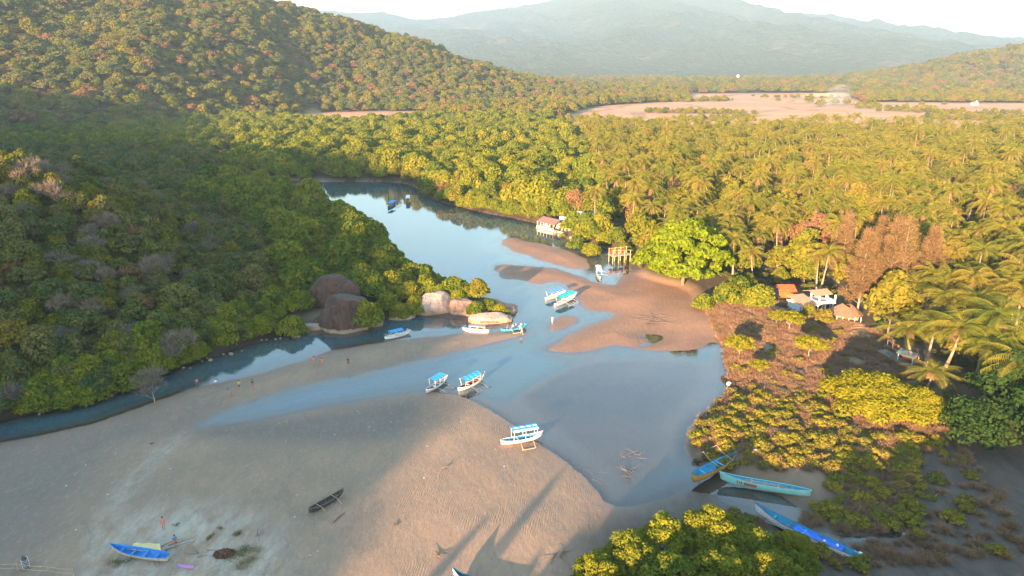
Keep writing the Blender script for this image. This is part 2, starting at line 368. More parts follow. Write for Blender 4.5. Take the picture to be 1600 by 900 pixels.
def ground_mat():
    m, nt, out = newmat("ground_soil")
    A = lambda n: N(nt, "ShaderNodeAttribute", attribute_name=n).outputs['Fac']
    geo = N(nt, "ShaderNodeNewGeometry"); P = geo.outputs['Position']
    mp = N(nt, "ShaderNodeMapping"); mp.inputs['Scale'].default_value = (1, .45, 1); mp.inputs['Rotation'].default_value = (0, 0, R(25)); L(nt, P, mp.inputs[0])
    n1 = noise_fac(nt, .09, 5, vec=P, lo=.35, hi=.65); n2 = noise_fac(nt, .9, 6, vec=mp.outputs[0], lo=.3, hi=.7); n3 = noise_fac(nt, 6, 4, vec=P, lo=.3, hi=.7)
    n4 = noise_fac(nt, 2.4, 5, vec=mp.outputs[0], lo=.52, hi=.72, rough=.75)
    sand = mixc(nt, n1, (.32,.20,.12), (.235,.158,.10))
    sand = mixc(nt, math_(nt, 'MULTIPLY', n2, .5), sand, (.16,.135,.11))
    sand = mixc(nt, A('flat'), sand, mixc(nt, n1, (.28,.145,.08), (.215,.115,.066)))
    dryf = math_(nt, 'MULTIPLY', A('dry'), noise_fac(nt, .5, 6, vec=mp.outputs[0], lo=.38, hi=.58, rough=.7)); sand = mixc(nt, dryf, sand, mixc(nt, n2, (.40,.345,.265), (.29,.25,.195)))
    sand = mixc(nt, math_(nt, 'MULTIPLY', A('damp_shade'), .75), sand, mixc(nt, n2, (.10,.088,.073), (.135,.118,.098)))
    sand = mixc(nt, math_(nt, 'MULTIPLY', n3, .28), sand, (.12,.10,.08))
    sand = mixc(nt, math_(nt, 'MULTIPLY', n4, .35), sand, (.36,.31,.25))
    wv = N(nt, "ShaderNodeTexWave"); wv.inputs['Scale'].default_value = 1.15; wv.inputs['Distortion'].default_value = 11; wv.inputs['Detail'].default_value = 4; wv.inputs['Detail Scale'].default_value = .8; L(nt, mp.outputs[0], wv.inputs['Vector'])
    rm = noise_fac(nt, .07, 3, vec=P, lo=.47, hi=.6)
    sand = mixc(nt, math_(nt, 'MULTIPLY', math_(nt, 'MULTIPLY', wv.outputs[0], rm), .20), sand, (.14,.115,.09))
    dn_ = N(nt, "ShaderNodeTexNoise"); dn_.inputs['Scale'].default_value = .055; dn_.inputs['Detail'].default_value = 7; dn_.inputs['Roughness'].default_value = .55; L(nt, mp.outputs[0], dn_.inputs['Vector'])
    dl = math_(nt, 'LESS_THAN', math_(nt, 'ABSOLUTE', math_(nt, 'SUBTRACT', dn_.outputs[0], .5)), .005)
    sand = mixc(nt, math_(nt, 'MULTIPLY', dl, .16), sand, (.09,.075,.06))
    pk = noise_fac(nt, 3.5, 3, vec=P, lo=.66, hi=.70, rough=.8); sand = mixc(nt, math_(nt, 'MULTIPLY', pk, .6), sand, (.08,.065,.05))
    mudc = mixc(nt, n2, (.06,.047,.038), (.10,.078,.06))
    soil = mixc(nt, n2, (.06,.05,.03), (.10,.075,.045))
    scr = mixc(nt, n2, (.25,.155,.105), (.15,.10,.07)); scr = mixc(nt, n3, scr, (.17,.13,.07))
    fl = mixc(nt, noise_fac(nt, .012, 4, vec=P, lo=.4, hi=.6), (.54,.26,.13), (.42,.20,.10))
    fl = mixc(nt, math_(nt, 'MULTIPLY', noise_fac(nt, .05, 5, vec=P), .4), fl, (.20,.15,.07))
    # field banks between paddies
    vo = N(nt, "ShaderNodeTexVoronoi", feature='DISTANCE_TO_EDGE'); vo.inputs['Scale'].default_value = .016
    mp2 = N(nt, "ShaderNodeMapping"); mp2.inputs['Scale'].default_value = (.5, 1, 1); L(nt, P, mp2.inputs[0]); L(nt, mp2.outputs[0], vo.inputs['Vector'])
    edge = math_(nt, 'LESS_THAN', vo.outputs['Distance'], .035)
    fl = mixc(nt, math_(nt, 'MULTIPLY', edge, .55), fl, (.13,.11,.05))
    c = mixc(nt, A('scrub'), soil, scr)
    c = mixc(nt, A('sand'), c, sand)
    c = mixc(nt, A('mud'), c, mudc)
    c = mixc(nt, A('field'), c, fl)
    # wet band by the water line
    wet = N(nt, "ShaderNodeMapRange"); wet.inputs[1].default_value = -4.5; wet.inputs[2].default_value = .1; L(nt, A('shore'), wet.inputs[0])
    wetm = math_(nt, 'MULTIPLY', wet.outputs[0], math_(nt, 'SUBTRACT', .55, math_(nt, 'MULTIPLY', A('mud'), .45)))
    c = mixc(nt, wetm, c, (.55,.50,.46), 'MULTIPLY')
    p = N(nt, "ShaderNodeBsdfPrincipled"); L(nt, c, p.inputs['Base Color'])
    rr = N(nt, "ShaderNodeMapRange"); rr.inputs[3].default_value = .9; rr.inputs[4].default_value = .42; L(nt, wet.outputs[0], rr.inputs[0]); L(nt, rr.outputs[0], p.inputs['Roughness'])
    p.inputs['Specular IOR Level'].default_value = .35
    b = N(nt, "ShaderNodeBump"); b.inputs['Distance'].default_value = .12; b.inputs['Strength'].default_value = .7
    nz = N(nt, "ShaderNodeTexNoise"); nz.inputs['Scale'].default_value = 1.6; nz.inputs['Detail'].default_value = 9; nz.inputs['Roughness'].default_value = .65; L(nt, mp.outputs[0], nz.inputs['Vector'])
    L(nt, math_(nt, 'ADD', nz.outputs[0], math_(nt, 'MULTIPLY', math_(nt, 'MULTIPLY', wv.outputs[0], rm), .35)), b.inputs['Height']); L(nt, b.outputs[0], p.inputs['Normal'])
    L(nt, p.outputs[0], out.inputs[0]); return m
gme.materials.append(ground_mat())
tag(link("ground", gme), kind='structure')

# ------------------------------------------------------------------ water
def water_mat():
    m, nt, out = newmat("creek_water")
    dep = N(nt, "ShaderNodeAttribute", attribute_name='depth').outputs['Fac']
    ex = math_(nt, 'EXPONENT', math_(nt, 'MULTIPLY', dep, -3.2)); murk = math_(nt, 'SUBTRACT', 1.0, ex, True)
    geo = N(nt, "ShaderNodeNewGeometry")
    nz = N(nt, "ShaderNodeTexNoise"); nz.inputs['Scale'].default_value = 1.3; nz.inputs['Detail'].default_value = 4; L(nt, geo.outputs['Position'], nz.inputs['Vector'])
    b = N(nt, "ShaderNodeBump"); b.inputs['Distance'].default_value = .016; L(nt, math_(nt, 'MULTIPLY', noise_fac(nt, .035, 4, vec=geo.outputs['Position'], lo=.4, hi=.62), .9), b.inputs['Strength']); L(nt, nz.outputs[0], b.inputs['Height'])
    tr = N(nt, "ShaderNodeBsdfTransparent"); tr.inputs[0].default_value = (.86,.90,.90,1)
    df = N(nt, "ShaderNodeBsdfDiffuse")
    dm = N(nt, "ShaderNodeMapRange"); dm.inputs[1].default_value = .08; dm.inputs[2].default_value = .40; L(nt, dep, dm.inputs[0])
    deepc = mixc(nt, noise_fac(nt, .05, 3, vec=geo.outputs['Position']), (.034,.085,.108), (.055,.072,.068))
    L(nt, mixc(nt, dm.outputs[0], mixc(nt, noise_fac(nt, .12, 5, vec=geo.outputs['Position']), (.17,.135,.105), (.11,.11,.10)), deepc), df.inputs[0])
    body = N(nt, "ShaderNodeMixShader"); L(nt, murk, body.inputs[0]); L(nt, tr.outputs[0], body.inputs[1]); L(nt, df.outputs[0], body.inputs[2])
    gl = N(nt, "ShaderNodeBsdfGlossy"); gl.inputs['Roughness'].default_value = .045; L(nt, b.outputs[0], gl.inputs['Normal'])
    fr = N(nt, "ShaderNodeFresnel"); fr.inputs[0].default_value = 1.62; L(nt, b.outputs[0], fr.inputs[1])
    mx = N(nt, "ShaderNodeMixShader"); L(nt, math_(nt, 'MULTIPLY', fr.outputs[0], 1.15, True), mx.inputs[0]); L(nt, body.outputs[0], mx.inputs[1]); L(nt, gl.outputs[0], mx.inputs[2])
    L(nt, mx.outputs[0], out.inputs[0]); return m
sel = (GY < 620) & (np.abs(GX) < 560) & (Z < .0) & (GY > 0)
wme, wu = grid_mesh("water", GX, GY, np.zeros_like(GX) , sel)
fattr(wme, 'depth', np.clip(-Z, 0, 3), wu); wme.materials.append(water_mat())
tag(link("water", wme), kind='structure')

# ------------------------------------------------------------------ far mountains
def far_range():
    sil = [(250,40),(380,22),(450,14),(520,17),(560,21),(600,19),(650,31),(700,28),(740,19),(800,11),(850,3),(900,-14),(980,-30),(1060,-28),(1120,-6),(1140,2),(1160,11),(1200,22),(1240,20),(1285,24),(1330,40),(1370,46),(1440,51),(1500,57),(1560,66),(1600,74),(1700,84),(1900,95)]
    Yc = 9400; xs = []; zs = []
    for px, py in sil:
        yp = py - 450; fw = F*cP - yp*sP; dn = F*sP + yp*cP
        xs.append((px-800)/fw*Yc); zs.append(CAMZ - dn/fw*Yc)
    X = np.linspace(-7800, 8600, 520); Y = np.concatenate([np.linspace(2900, 9400, 200), np.linspace(9480, 13000, 40)])
    X, Y = np.meshgrid(X, Y)
    zc = np.interp(X, xs, zs)
    t = np.clip((Y-2950)/(Yc-2950), 0, 1)
    sp = np.abs(wav(X*1.0+Y*.12, Y*.35, 1240, 3)); sp2 = np.abs(wav(X+Y*.2, Y*.4, 520, 1))
    z = zc * (t**1.35) * (1 + (1-t)*.6*(.5-sp) + (1-t**4)*.16*(.5-sp2))
    z = z + 16*wav(X, Y, 190, 2)*sstep(0, .2, t) * (1-.6*sstep(.9, 1, t)) + 8*wav(X, Y, 80, 6)*sstep(0,.2,t)*(Y < Yc+50)
    z = np.where(Y > Yc + 60, zc*.97*np.exp(-((Y-Yc)/2200)**2), z)
    z = np.maximum(z, -5)
    z = np.where(t <= .001, -3, z)
    me, u = grid_mesh("mountains", X, Y, z)
    m, nt, out = newmat("forested_mountain")
    geo = N(nt, "ShaderNodeNewGeometry"); P = geo.outputs['Position']
    c = mixc(nt, noise_fac(nt, .02, 6, vec=P, lo=.35, hi=.65, rough=.7), (.035,.05,.02), (.075,.08,.035))
    c = mixc(nt, noise_fac(nt, .0035, 5, vec=P, lo=.6, hi=.72), c, (.16,.11,.06))
    d = N(nt, "ShaderNodeBsdfDiffuse"); L(nt, c, d.inputs[0])
    nz = N(nt, "ShaderNodeTexNoise"); nz.inputs['Scale'].default_value = .035; nz.inputs['Detail'].default_value = 6; L(nt, P, nz.inputs['Vector'])
    b = N(nt, "ShaderNodeBump"); b.inputs['Distance'].default_value = 28; L(nt, nz.outputs[0], b.inputs['Height']); L(nt, b.outputs[0], d.inputs['Normal'])
    L(nt, d.outputs[0], out.inputs[0]); me.materials.append(m)
    tag(link("mountains", me), kind='structure')
far_range()

# ------------------------------------------------------------------ tree prototypes
def leaf_quads(P, Nn, size, rg, asp=1.5, jit=.7):
    n = len(P)
    Nn = Nn + rg.normal(0, jit, (n, 3)); Nn /= np.linalg.norm(Nn, axis=1)[:, None] + 1e-9
    r = rg.normal(0, 1, (n, 3)); U = np.cross(Nn, r); U /= np.linalg.norm(U, axis=1)[:, None] + 1e-9
    Wv = np.cross(Nn, U); s = size * rg.uniform(.6, 1.35, (n, 1))
    a = U * s * .5 * asp; b = Wv * s * .5
    # leaf-like kite rather than a square
    return np.stack([P - a, P - a*.1 + b, P + a, P - a*.1 - b], 1)
def crown(name, mat, Rr=3.5, H=6, base=1.2, lobes=16, leaf=.42, dens=11, seed=0, flat=1.0, wide=.35, lobe=.42, upb=.35):
    rg = np.random.default_rng(seed); mb = MB()
    lob = []
    for i in range(lobes):
        th = i * 2.399 + rg.uniform(-.5, .5); q = math.sqrt((i + .5) / lobes)
        rr = q * Rr * (1 - wide) * rg.uniform(.85, 1.15)
        top = base + (H - base) * (1 - .55 * q ** 2) - Rr * lobe * .8
        z = top * rg.uniform(.80, 1.04)
        lob.append((rr*math.cos(th), rr*math.sin(th), max(z, base + .3), Rr * lobe * rg.uniform(.7, 1.25)))
    for i in range(lobes // 3):
        th = rg.uniform(0, 6.28); lob.append((Rr*.6*math.cos(th), Rr*.6*math.sin(th), base + (H-base)*.25, Rr*lobe*rg.uniform(.7,1)))
    Pn = []; Nn = []
    for (x, y, z, r) in lob:
        n = int(dens * 4 * math.pi * r * r * .62)
        d = rg.normal(0, 1, (n, 3)); d /= np.linalg.norm(d, axis=1)[:, None]
        d[:, 2] = np.where(d[:, 2] < -.45, -d[:, 2], d[:, 2])
        k = np.array([1 + .22*math.sin(x*3), 1 - .18*math.cos(y*3), .78*flat])
        rad = r * (1 - np.abs(rg.normal(0, .16, (n, 1))) + .10*np.sin(d[:, :1]*9 + x) * np.cos(d[:, 1:2]*8 + y)) 
        Pn.append(np.array([x, y, z]) + d * rad * k); Nn.append(d + np.array([0, 0, upb]))
    Pn = np.concatenate(Pn); Nn = np.concatenate(Nn)
    Pn[:, 2] = np.maximum(Pn[:, 2], base * .5)
    mb.quads(leaf_quads(Pn, Nn, leaf, rg))
    return mb.mesh(name, mat)
def twigs(mb, P, D, length, width, rg):
    n = len(P); D = D / (np.linalg.norm(D, axis=1)[:, None] + 1e-9)
    r = rg.normal(0, 1, (n, 3)); U = np.cross(D, r); U /= np.linalg.norm(U, axis=1)[:, None] + 1e-9
    Ls = length * rg.uniform(.5, 1.3, (n, 1)); a = U * width * .5
    mb.quads(np.stack([P - a, P + a, P + D*Ls + a*.4, P + D*Ls - a*.4], 1))
def branches(mb, H, spread, seed, r0=.16, levels=4, n0=5, up=.6, trunk=.3, twig=True, lean=(0, 0), sides=5, kids=3):
    rd = random.Random(seed)
    tips = []
    def grow(p, d, ln, r, lv):
        mid = p + d * ln * .5 + Vector((rd.uniform(-1,1), rd.uniform(-1,1), rd.uniform(-.3,.6))) * ln * .08
        e = p + d * ln
        mb.tube([p, mid, e], [r, r*.8, r*.55], sides if lv > 1 else 3, False)
        if lv == 0: tips.append((e, d)); return
        for k in range(kids if lv < levels else n0):
            a = rd.uniform(0, 2*math.pi) if lv < levels else 2*math.pi*(k+rd.uniform(-.3,.3))/n0
            side = Vector((math.cos(a), math.sin(a), 0))
            nd = (d * up + side * spread * rd.uniform(.6, 1.2) + Vector((0, 0, .28))).normalized()
            grow(e if rd.random() < .6 else p + d*ln*rd.uniform(.5, .95), nd, ln * rd.uniform(.55, .8), r * .55, lv - 1)
    grow(Vector((0, 0, -.3)), Vector((lean[0], lean[1], 1)).normalized(), H * trunk, r0, levels)
    return tips
def trunk_mesh(name, H, seed, mat=None, r0=.16, spread=.8, lean=(0, 0), levels=2, trunk=.34, n0=4):
    mb = MB(); branches(mb, H, spread, seed, r0, levels, n0, .5, trunk, lean=lean)
    return mb.mesh(name, mat or M_BARK, True)
def palm_crown(name, seed, fl=5.3, n=22, H=11):
    rg = random.Random(seed); mb = MB(); base = Vector((0, 0, H))
    for i in range(n):
        az = i * 2.39996 + rg.uniform(-.25, .25); q = (i + .5) / n
        el = R(78 - 98 * q + rg.uniform(-8, 8)); ln = fl * rg.uniform(.85, 1.1) * (1 - .12*(1-q))
        seg = 11; p = base + Vector((0, 0, .15*(1-q))); pts = [p.copy()]; e = el
        for k in range(seg):
            e -= R(5.0 + 7.5 * k / seg) * (1.1 if q < .6 else .55)
            e = max(e, R(-82))
            d = Vector((math.cos(az)*math.cos(e), math.sin(az)*math.cos(e), math.sin(e))); p = p + d*ln/seg; pts.append(p.copy())
        mb.tube(pts, [.05*(1-.8*k/seg) + .008 for k in range(seg+1)], 3, False)
        side = Vector((-math.sin(az), math.cos(az), 0)); tw = rg.uniform(-.5, .5)
        V = []
        for k in range(1, seg * 2 + 1):
            f = k / (seg*2); a = pts[min(int(f*seg), seg-1)].lerp(pts[min(int(f*seg)+1, seg)], f*seg - int(f*seg) if f < 1 else 1)
            tdir = (pts[min(int(f*seg)+1, seg)] - pts[max(min(int(f*seg), seg-1), 0)]).normalized()
            L0 = (.25 + .75*math.sin(math.pi*min(f*.9+.08, 1))**.7) * fl * .21
            for s in (-1, 1):
                dr = (side*s*(1 + .3*tw*s) + tdir*.75 + Vector((0, 0, -.45 - .35*rg.random() + .25*s*tw))).normalized()
                wv = tdir * .085
                tip = a + dr*L0*rg.uniform(.8, 1.1)
                V.append([a - wv*.7, a + wv*.7, tip + wv*.12 - Vector((0,0,.10*L0)), tip - wv*.12 - Vector((0,0,.10*L0))])
        mb.quads(np.array([[list(c) for c in q4] for q4 in V]))
    return mb.mesh(name, M_PALM)
def palm_dead(name, seed, fl=2.9, H=11):
    rg = random.Random(seed); mb = MB()
    for i in range(2 + 2*(seed % 2)):
        az = rg.uniform(0, 6.28); p = Vector((0, 0, H-.1)); pts = [p]; e = R(-10)
        for k in range(6):
            e = max(e - R(22), R(-86)); p = p + Vector((math.cos(az)*math.cos(e), math.sin(az)*math.cos(e), math.sin(e)))*fl/6*rg.uniform(.8,1.1); pts.append(p)
        V = []
        for k in range(5):
            for s in (-1, 1):
                sd_ = Vector((-math.sin(az), math.cos(az), 0))*s*.55 + Vector((0,0,-.5))
                V.append([pts[k], pts[k+1], pts[k+1] + sd_, pts[k] + sd_])
        mb.quads(np.array([[list(c) for c in q4] for q4 in V]))
    return mb.mesh(name, M_PDEAD)
def coconuts(name, seed, H=11):
    rg = random.Random(seed); mb = MB()
    for i in range(9):
        a = rg.uniform(0, 6.28); mb.ball((.32*math.cos(a), .32*math.sin(a), H - .35 - rg.uniform(0, .3)), (.13,.13,.17), 6, 5)
    return mb.mesh(name, simple("coconut_husk", (.16,.12,.03), .6, (.10,.07,.03)), True)
def palm_trunk(name, seed, H=11):
    rg = random.Random(seed); mb = MB(); dx, dy = rg.uniform(-1.6, 1.6), rg.uniform(-1.6, 1.6)
    pts = []; rad = []
    for k in range(13):
        f = k/12; b = 4*f*(1-f)*.5
        pts.append((dx*(1-f)**1.6 + dx*0*b, dy*(1-f)**1.6, -.4 + (H+.3)*f)); rad.append(.26*(1-f)**3 + .15 - .04*f + (.008 if k % 2 else 0))
    mb.tube(pts, rad, 8); return mb.mesh(name, M_PBARK, True)

PR = {}   # kind -> list of part-lists [(partname, mesh), ...]
PR['mangrove'] = [[('crown', crown('mangrove_crown', M_MANG, 3.3, 5.2, .5, 17, .36, 13, 100+i, .95)), ('trunk', trunk_mesh('mangrove_trunk', 4.2, i))] for i in range(5)]
PR['forest'] = [[('crown', crown('forest_crown', M_FOR, 3.2, 6.5, 1.4, 13, .38, 11, 200+i, .8, .3, .40)), ('trunk', trunk_mesh('forest_trunk', 5.5, 20+i))] for i in range(5)]
PR['forest'] += [[('crown', crown('forest_crown', M_FOR, 2.4, 8.0, 1.4, 12, .34, 13, 260, 1.2, .3, .46)), ('trunk', trunk_mesh('forest_trunk', 6.5, 60))],
                 [('crown', crown('forest_crown', M_FOR, 4.2, 6.0, 2.2, 22, .32, 12, 261, .6, .2, .26)), ('trunk', trunk_mesh('forest_trunk', 5.0, 61))],
                 [('crown', crown('forest_crown', M_GROVE, 2.8, 5.0, .8, 9, .30, 16, 262, 1.0, .3, .5)), ('trunk', trunk_mesh('forest_trunk', 4.0, 62))]]
def sparse(i):
    mb = MB(); tips = branches(mb, 6.5, .85, 40+i, .12, 4, 5, .6, .30, kids=3)
    tr = mb.mesh('bare_limbs', M_PALE, True)
    rg = np.random.default_rng(i); P = np.array([list(t[0]) for t in tips]); D = np.array([list(t[1]) for t in tips])
    m2 = MB(); P = np.repeat(P, 11, 0); D = np.repeat(D, 11, 0) + rg.normal(0, .55, (len(P), 3)) + np.array([0, 0, .25])
    twigs(m2, P, D, 1.1, .05, rg); return [('twigs', m2.mesh('twigs', M_TWIG)), ('trunk', tr)]
PR['bare'] = [sparse(i) for i in range(3)]
PR['dry'] = [[('crown', crown('dry_crown', M_DRY, 3.4, 6.5, 1.2, 15, .30, 14, 300+i, .9, .3, .38)), ('trunk', trunk_mesh('dry_trunk', 5.5, 60+i))] for i in range(2)]
PR['grove'] = [[('crown', crown('grove_crown', M_GROVE, 3.4, 7.0, 1.0, 16, .40, 11, 400+i, .95, .3, .40)), ('trunk', trunk_mesh('grove_trunk', 5.5, 70+i))] for i in range(4)]
PR['palm'] = [[('crown', palm_crown('palm_crown', 500+i, 5.0 + .4*(i % 2))), ('trunk', palm_trunk('palm_trunk', i)), ('dead_fronds', palm_dead('dead_fronds', i))] for i in range(4)]
PR['scrub'] = [[('foliage', crown('scrub_foliage', M_SCRUB, 1.15, 1.25, .08, 8, .19, 34, 600+i, .8, .3, .42)), ('stems', trunk_mesh('scrub_stems', 1.0, 80+i, r0=.035))] for i in range(4)]
def heath(i):
    rg = np.random.default_rng(700+i); mb = MB(); n = 260
    th = rg.uniform(0, 6.28, n); r = .5*np.sqrt(rg.uniform(0, 1, n)); P = np.stack([r*np.cos(th), r*np.sin(th), rg.uniform(0, .25, n)], 1)
    D = np.stack([np.cos(th)*r*1.6, np.sin(th)*r*1.6, np.ones(n)*.7], 1) + rg.normal(0, .35, (n, 3)); twigs(mb, P, D, .7, .05, rg)
    return mb.mesh('dry_brush', M_HEATH)
HEATH = [heath(i) for i in range(3)]
def copy_thing(kind, v, loc, rz, sc, name, label, cat, group, parts=None):
    o = empty(name, loc, rz, label, cat, group)
    o.scale = sc if isinstance(sc, tuple) else (sc, sc, sc)
    for pn, me in PR[kind][v]:
        if parts and pn not in parts: continue
        link(pn, me, o)
    return o

# ------------------------------------------------------------------ scattering
def jgrid(x0, x1, y0, y1, s, rg, j=.45):
    X, Y = np.meshgrid(np.arange(x0, x1, s), np.arange(y0, y1, s)); X = X + (np.arange(X.shape[0])[:, None] % 2) * s * .5
    X = (X + rg.uniform(-j, j, X.shape)*s).ravel(); Y = (Y + rg.uniform(-j, j, Y.shape)*s).ravel(); return X, Y
def infront(X, Y, Z, mx=60, my=80):
    px, py, d = proj(X, Y, Z); return (d > 5) & (px > -mx) & (px < 1600+mx) & (py > -400) & (py < 900+my)
EXCL = []     # (x, y, r) kept free of scattered trees
def clear_of(X, Y):
    k = np.ones(X.shape, bool)
    for x, y, r in EXCL: k &= (X-x)**2 + (Y-y)**2 > r*r
    return k
def gn_scatter(name, pts, rots, scales, idx, layers, kindlabel):
    """one object: points instancing real meshes through geometry nodes; layers = list of lists of prototype objects"""
    me = bpy.data.meshes.new(name); me.vertices.add(len(pts)); me.vertices.foreach_set('co', np.asarray(pts, np.float32).ravel())
    a = me.attributes.new('rotz', 'FLOAT', 'POINT'); a.data.foreach_set('value', np.asarray(rots, np.float32))
    a = me.attributes.new('scl', 'FLOAT_VECTOR', 'POINT'); a.data.foreach_set('vector', np.asarray(scales, np.float32).ravel())
    a = me.attributes.new('pick', 'INT', 'POINT'); a.data.foreach_set('value', np.asarray(idx, np.int32))
    me.update(); o = link(name, me); tag(o, kindlabel[0], kindlabel[1], kind='stuff')
    ng = bpy.data.node_groups.new(name, 'GeometryNodeTree')
    ng.interface.new_socket('Geometry', in_out='INPUT', socket_type='NodeSocketGeometry'); ng.interface.new_socket('Geometry', in_out='OUTPUT', socket_type='NodeSocketGeometry')
    gi = ng.nodes.new('NodeGroupInput'); go = ng.nodes.new('NodeGroupOutput'); jo = ng.nodes.new('GeometryNodeJoinGeometry')
    def att(nm, ty):
        n = ng.nodes.new('GeometryNodeInputNamedAttribute'); n.data_type = ty; n.inputs[0].default_value = nm; return n.outputs[0]
    cmb = ng.nodes.new('ShaderNodeCombineXYZ'); ng.links.new(att('rotz', 'FLOAT'), cmb.inputs[2])
    sc_, ix = att('scl', 'FLOAT_VECTOR'), att('pick', 'INT')
    for protos in layers:
        j2 = ng.nodes.new('GeometryNodeJoinGeometry')
        for pr in reversed(protos):
            oi = ng.nodes.new('GeometryNodeObjectInfo'); oi.inputs['Object'].default_value = pr; oi.inputs['As Instance'].default_value = True; oi.transform_space = 'ORIGINAL'
            ng.links.new(oi.outputs['Geometry'], j2.inputs[0])
        iop = ng.nodes.new('GeometryNodeInstanceOnPoints'); iop.inputs['Pick Instance'].default_value = True
        ng.links.new(gi.outputs[0], iop.inputs['Points']); ng.links.new(j2.outputs[0], iop.inputs['Instance']); ng.links.new(ix, iop.inputs['Instance Index'])
        ng.links.new(cmb.outputs[0], iop.inputs['Rotation']); ng.links.new(sc_, iop.inputs['Scale']); ng.links.new(iop.outputs[0], jo.inputs[0])
    ng.links.new(jo.outputs[0], go.inputs[0])
    md = o.modifiers.new('scatter', 'NODES'); md.node_group = ng; return o
FIRST = {}    # mesh name -> an object of the scene that shows it (prototype for the far woods)
def note_protos():
    for o in COL.objects:
        if o.type == 'MESH' and o.data.name not in FIRST: FIRST[o.data.name] = o
def protos(kind, part, idxs=None):
    l = []
    for v in (idxs or range(len(PR[kind]))):
        me = dict(PR[kind][v])[part]; l.append(FIRST[me.name])
    return l

def zone_land(X, Y, margin=.3):
    """land with trees: not water, beach, flats, scrub, fields"""
    Zz, w, be, sh, hs, t, zc, d = height(X, Y, True)
    lb = (X < -25) & (Y < 150) & (w < -5.5) & (sdf(BEACH, X, Y) < -2)
    ok = (w < -margin) & ((be < .5) | lb)
    ok &= sdf(SCRUB, X, Y) < 0; ok &= sdf(FIELD1, X, Y) < -2; ok &= sdf(FIELD2, X, Y) < 0
    return ok, Zz, w, hs, t, zc
#HERO_EXCL#
TREES = []   # dict rows: kind, v, x, y, z, rz, s, sz, zone
def put(kind, X, Y, Zz, smin, smax, zone, hv=(.85, 1.2)):
    n = len(X); nv = len(PR[kind])
    s = rng.uniform(smin, smax, n); v = rng.integers(0, nv, n); rz = rng.uniform(0, 6.28, n); sz = s*rng.uniform(hv[0], hv[1], n)
    for i in range(n): TREES.append((kind, int(v[i]), float(X[i]), float(Y[i]), float(Zz[i]), float(rz[i]), float(s[i]), float(sz[i]), zone))

# ------------------------------------------------------------------ single trees one can point to
def hero(kind_mesh, px, py, name, label, cat='tree', s=(1, 1, 1), rz=None, z=None, excl=2.5, group=None):
    x, y = G(px, py, 1.2 if z is None else z)
    o = empty(name, (x, y, hz1(x, y) - .1), rz if rz is not None else random.uniform(0, 6.28), label, cat, group)
    o.scale = s if isinstance(s, tuple) else (s, s, s)
    for pn, me in kind_mesh: link(pn, me, o)
    if excl: EXCL.append((x, y, excl))
    return o
big = [('crown', crown('big_crown', M_BRIGHT, 9.5, 14.5, .6, 90, .50, 8.5, 901, .8, .12, .17)), ('trunk', trunk_mesh('big_trunk', 12, 901, r0=.5))]
hero(big, 1066, 443, 'broadleaf_tree', 'huge bright green leafy tree leaning over the orange sand flat', s=(1.2, 1.15, 1.12), excl=11)
brown = [('crown', crown('brown_crown', M_DRY, 5.8, 11, 2.5, 24, .38, 12, 902, 1, .25, .33)), ('trunk', trunk_mesh('brown_trunk', 9.5, 902, r0=.3))]
hero(brown, 1268, 412, 'broadleaf_tree', 'large round brown-leaved tree standing among the palms behind the white house', s=(1.2, 1.2, 1.2), excl=10)
hero(brown, 858, 318, 'broadleaf_tree', 'round reddish-brown tree behind the house on the far bank', s=(.95, .95, .85), rz=2, excl=5)
hero(brown, 1095, 290, 'broadleaf_tree', 'brown dry tree among the palms above the huge bright green tree', s=(.8, .8, .9), rz=1, excl=4)
hero(brown, 1585, 330, 'broadleaf_tree', 'large brown dry tree at the right edge of the palm grove', s=(1.1, 1.1, .9), rz=4, excl=5)
hero(PR['dry'][0], 897, 343, 'broadleaf_tree', 'tall brown wispy tree beside the veranda house on the bank', s=(1.0, 1.0, 1.75), excl=3)
def casuarina(name, H, Rr, seed, n=12500, sparse_=1.0):
    rg = np.random.default_rng(seed); mb = MB(); lm = []
    mb.tube([(0,0,-.4),(.1,.1,H*.4),(0,.2,H*.75),(.1,.1,H)], [.26,.18,.09,.02], 7)
    nb = 46; Pp = []; Dd = []
    for i in range(nb):
        f = .14 + .84*i/nb; z0 = H*f; az = i*2.4 + rg.uniform(-.3,.3); ln = Rr*(1.12 - f)*rg.uniform(.75, 1.15)
        e = math.radians(rg.uniform(28, 52)); d = np.array([math.cos(az)*math.cos(e), math.sin(az)*math.cos(e), math.sin(e)])
        p0 = np.array([0, 0.1, z0]); p1 = p0 + d*ln*.55; p2 = p0 + d*ln + np.array([0,0,-ln*.08]); mb.tube([p0, p1, p2], [.05, .032, .01], 4, False)
        k = int(n*sparse_/nb*(ln/Rr + .25)); u = rg.uniform(.25, 1.05, (k, 1)); Pp.append(p0 + d*ln*u + rg.normal(0, .38, (k, 3))*(1.1-f*.4)); Dd.append(d + np.array([0,0,-.25]) + rg.normal(0, .6, (k, 3)))
    m2 = MB(); twigs(m2, np.concatenate(Pp), np.concatenate(Dd), .8, .075, rg)
    return [('trunk', mb.mesh(name+'_trunk', M_PALE, True)), ('foliage', m2.mesh(name+'_foliage', M_CAS))]
cas = [casuarina('casuarina', 16, 5.6, 11), casuarina('casuarina', 17, 5.4, 12, 11000), casuarina('casuarina', 16, 5, 13, 5000)]
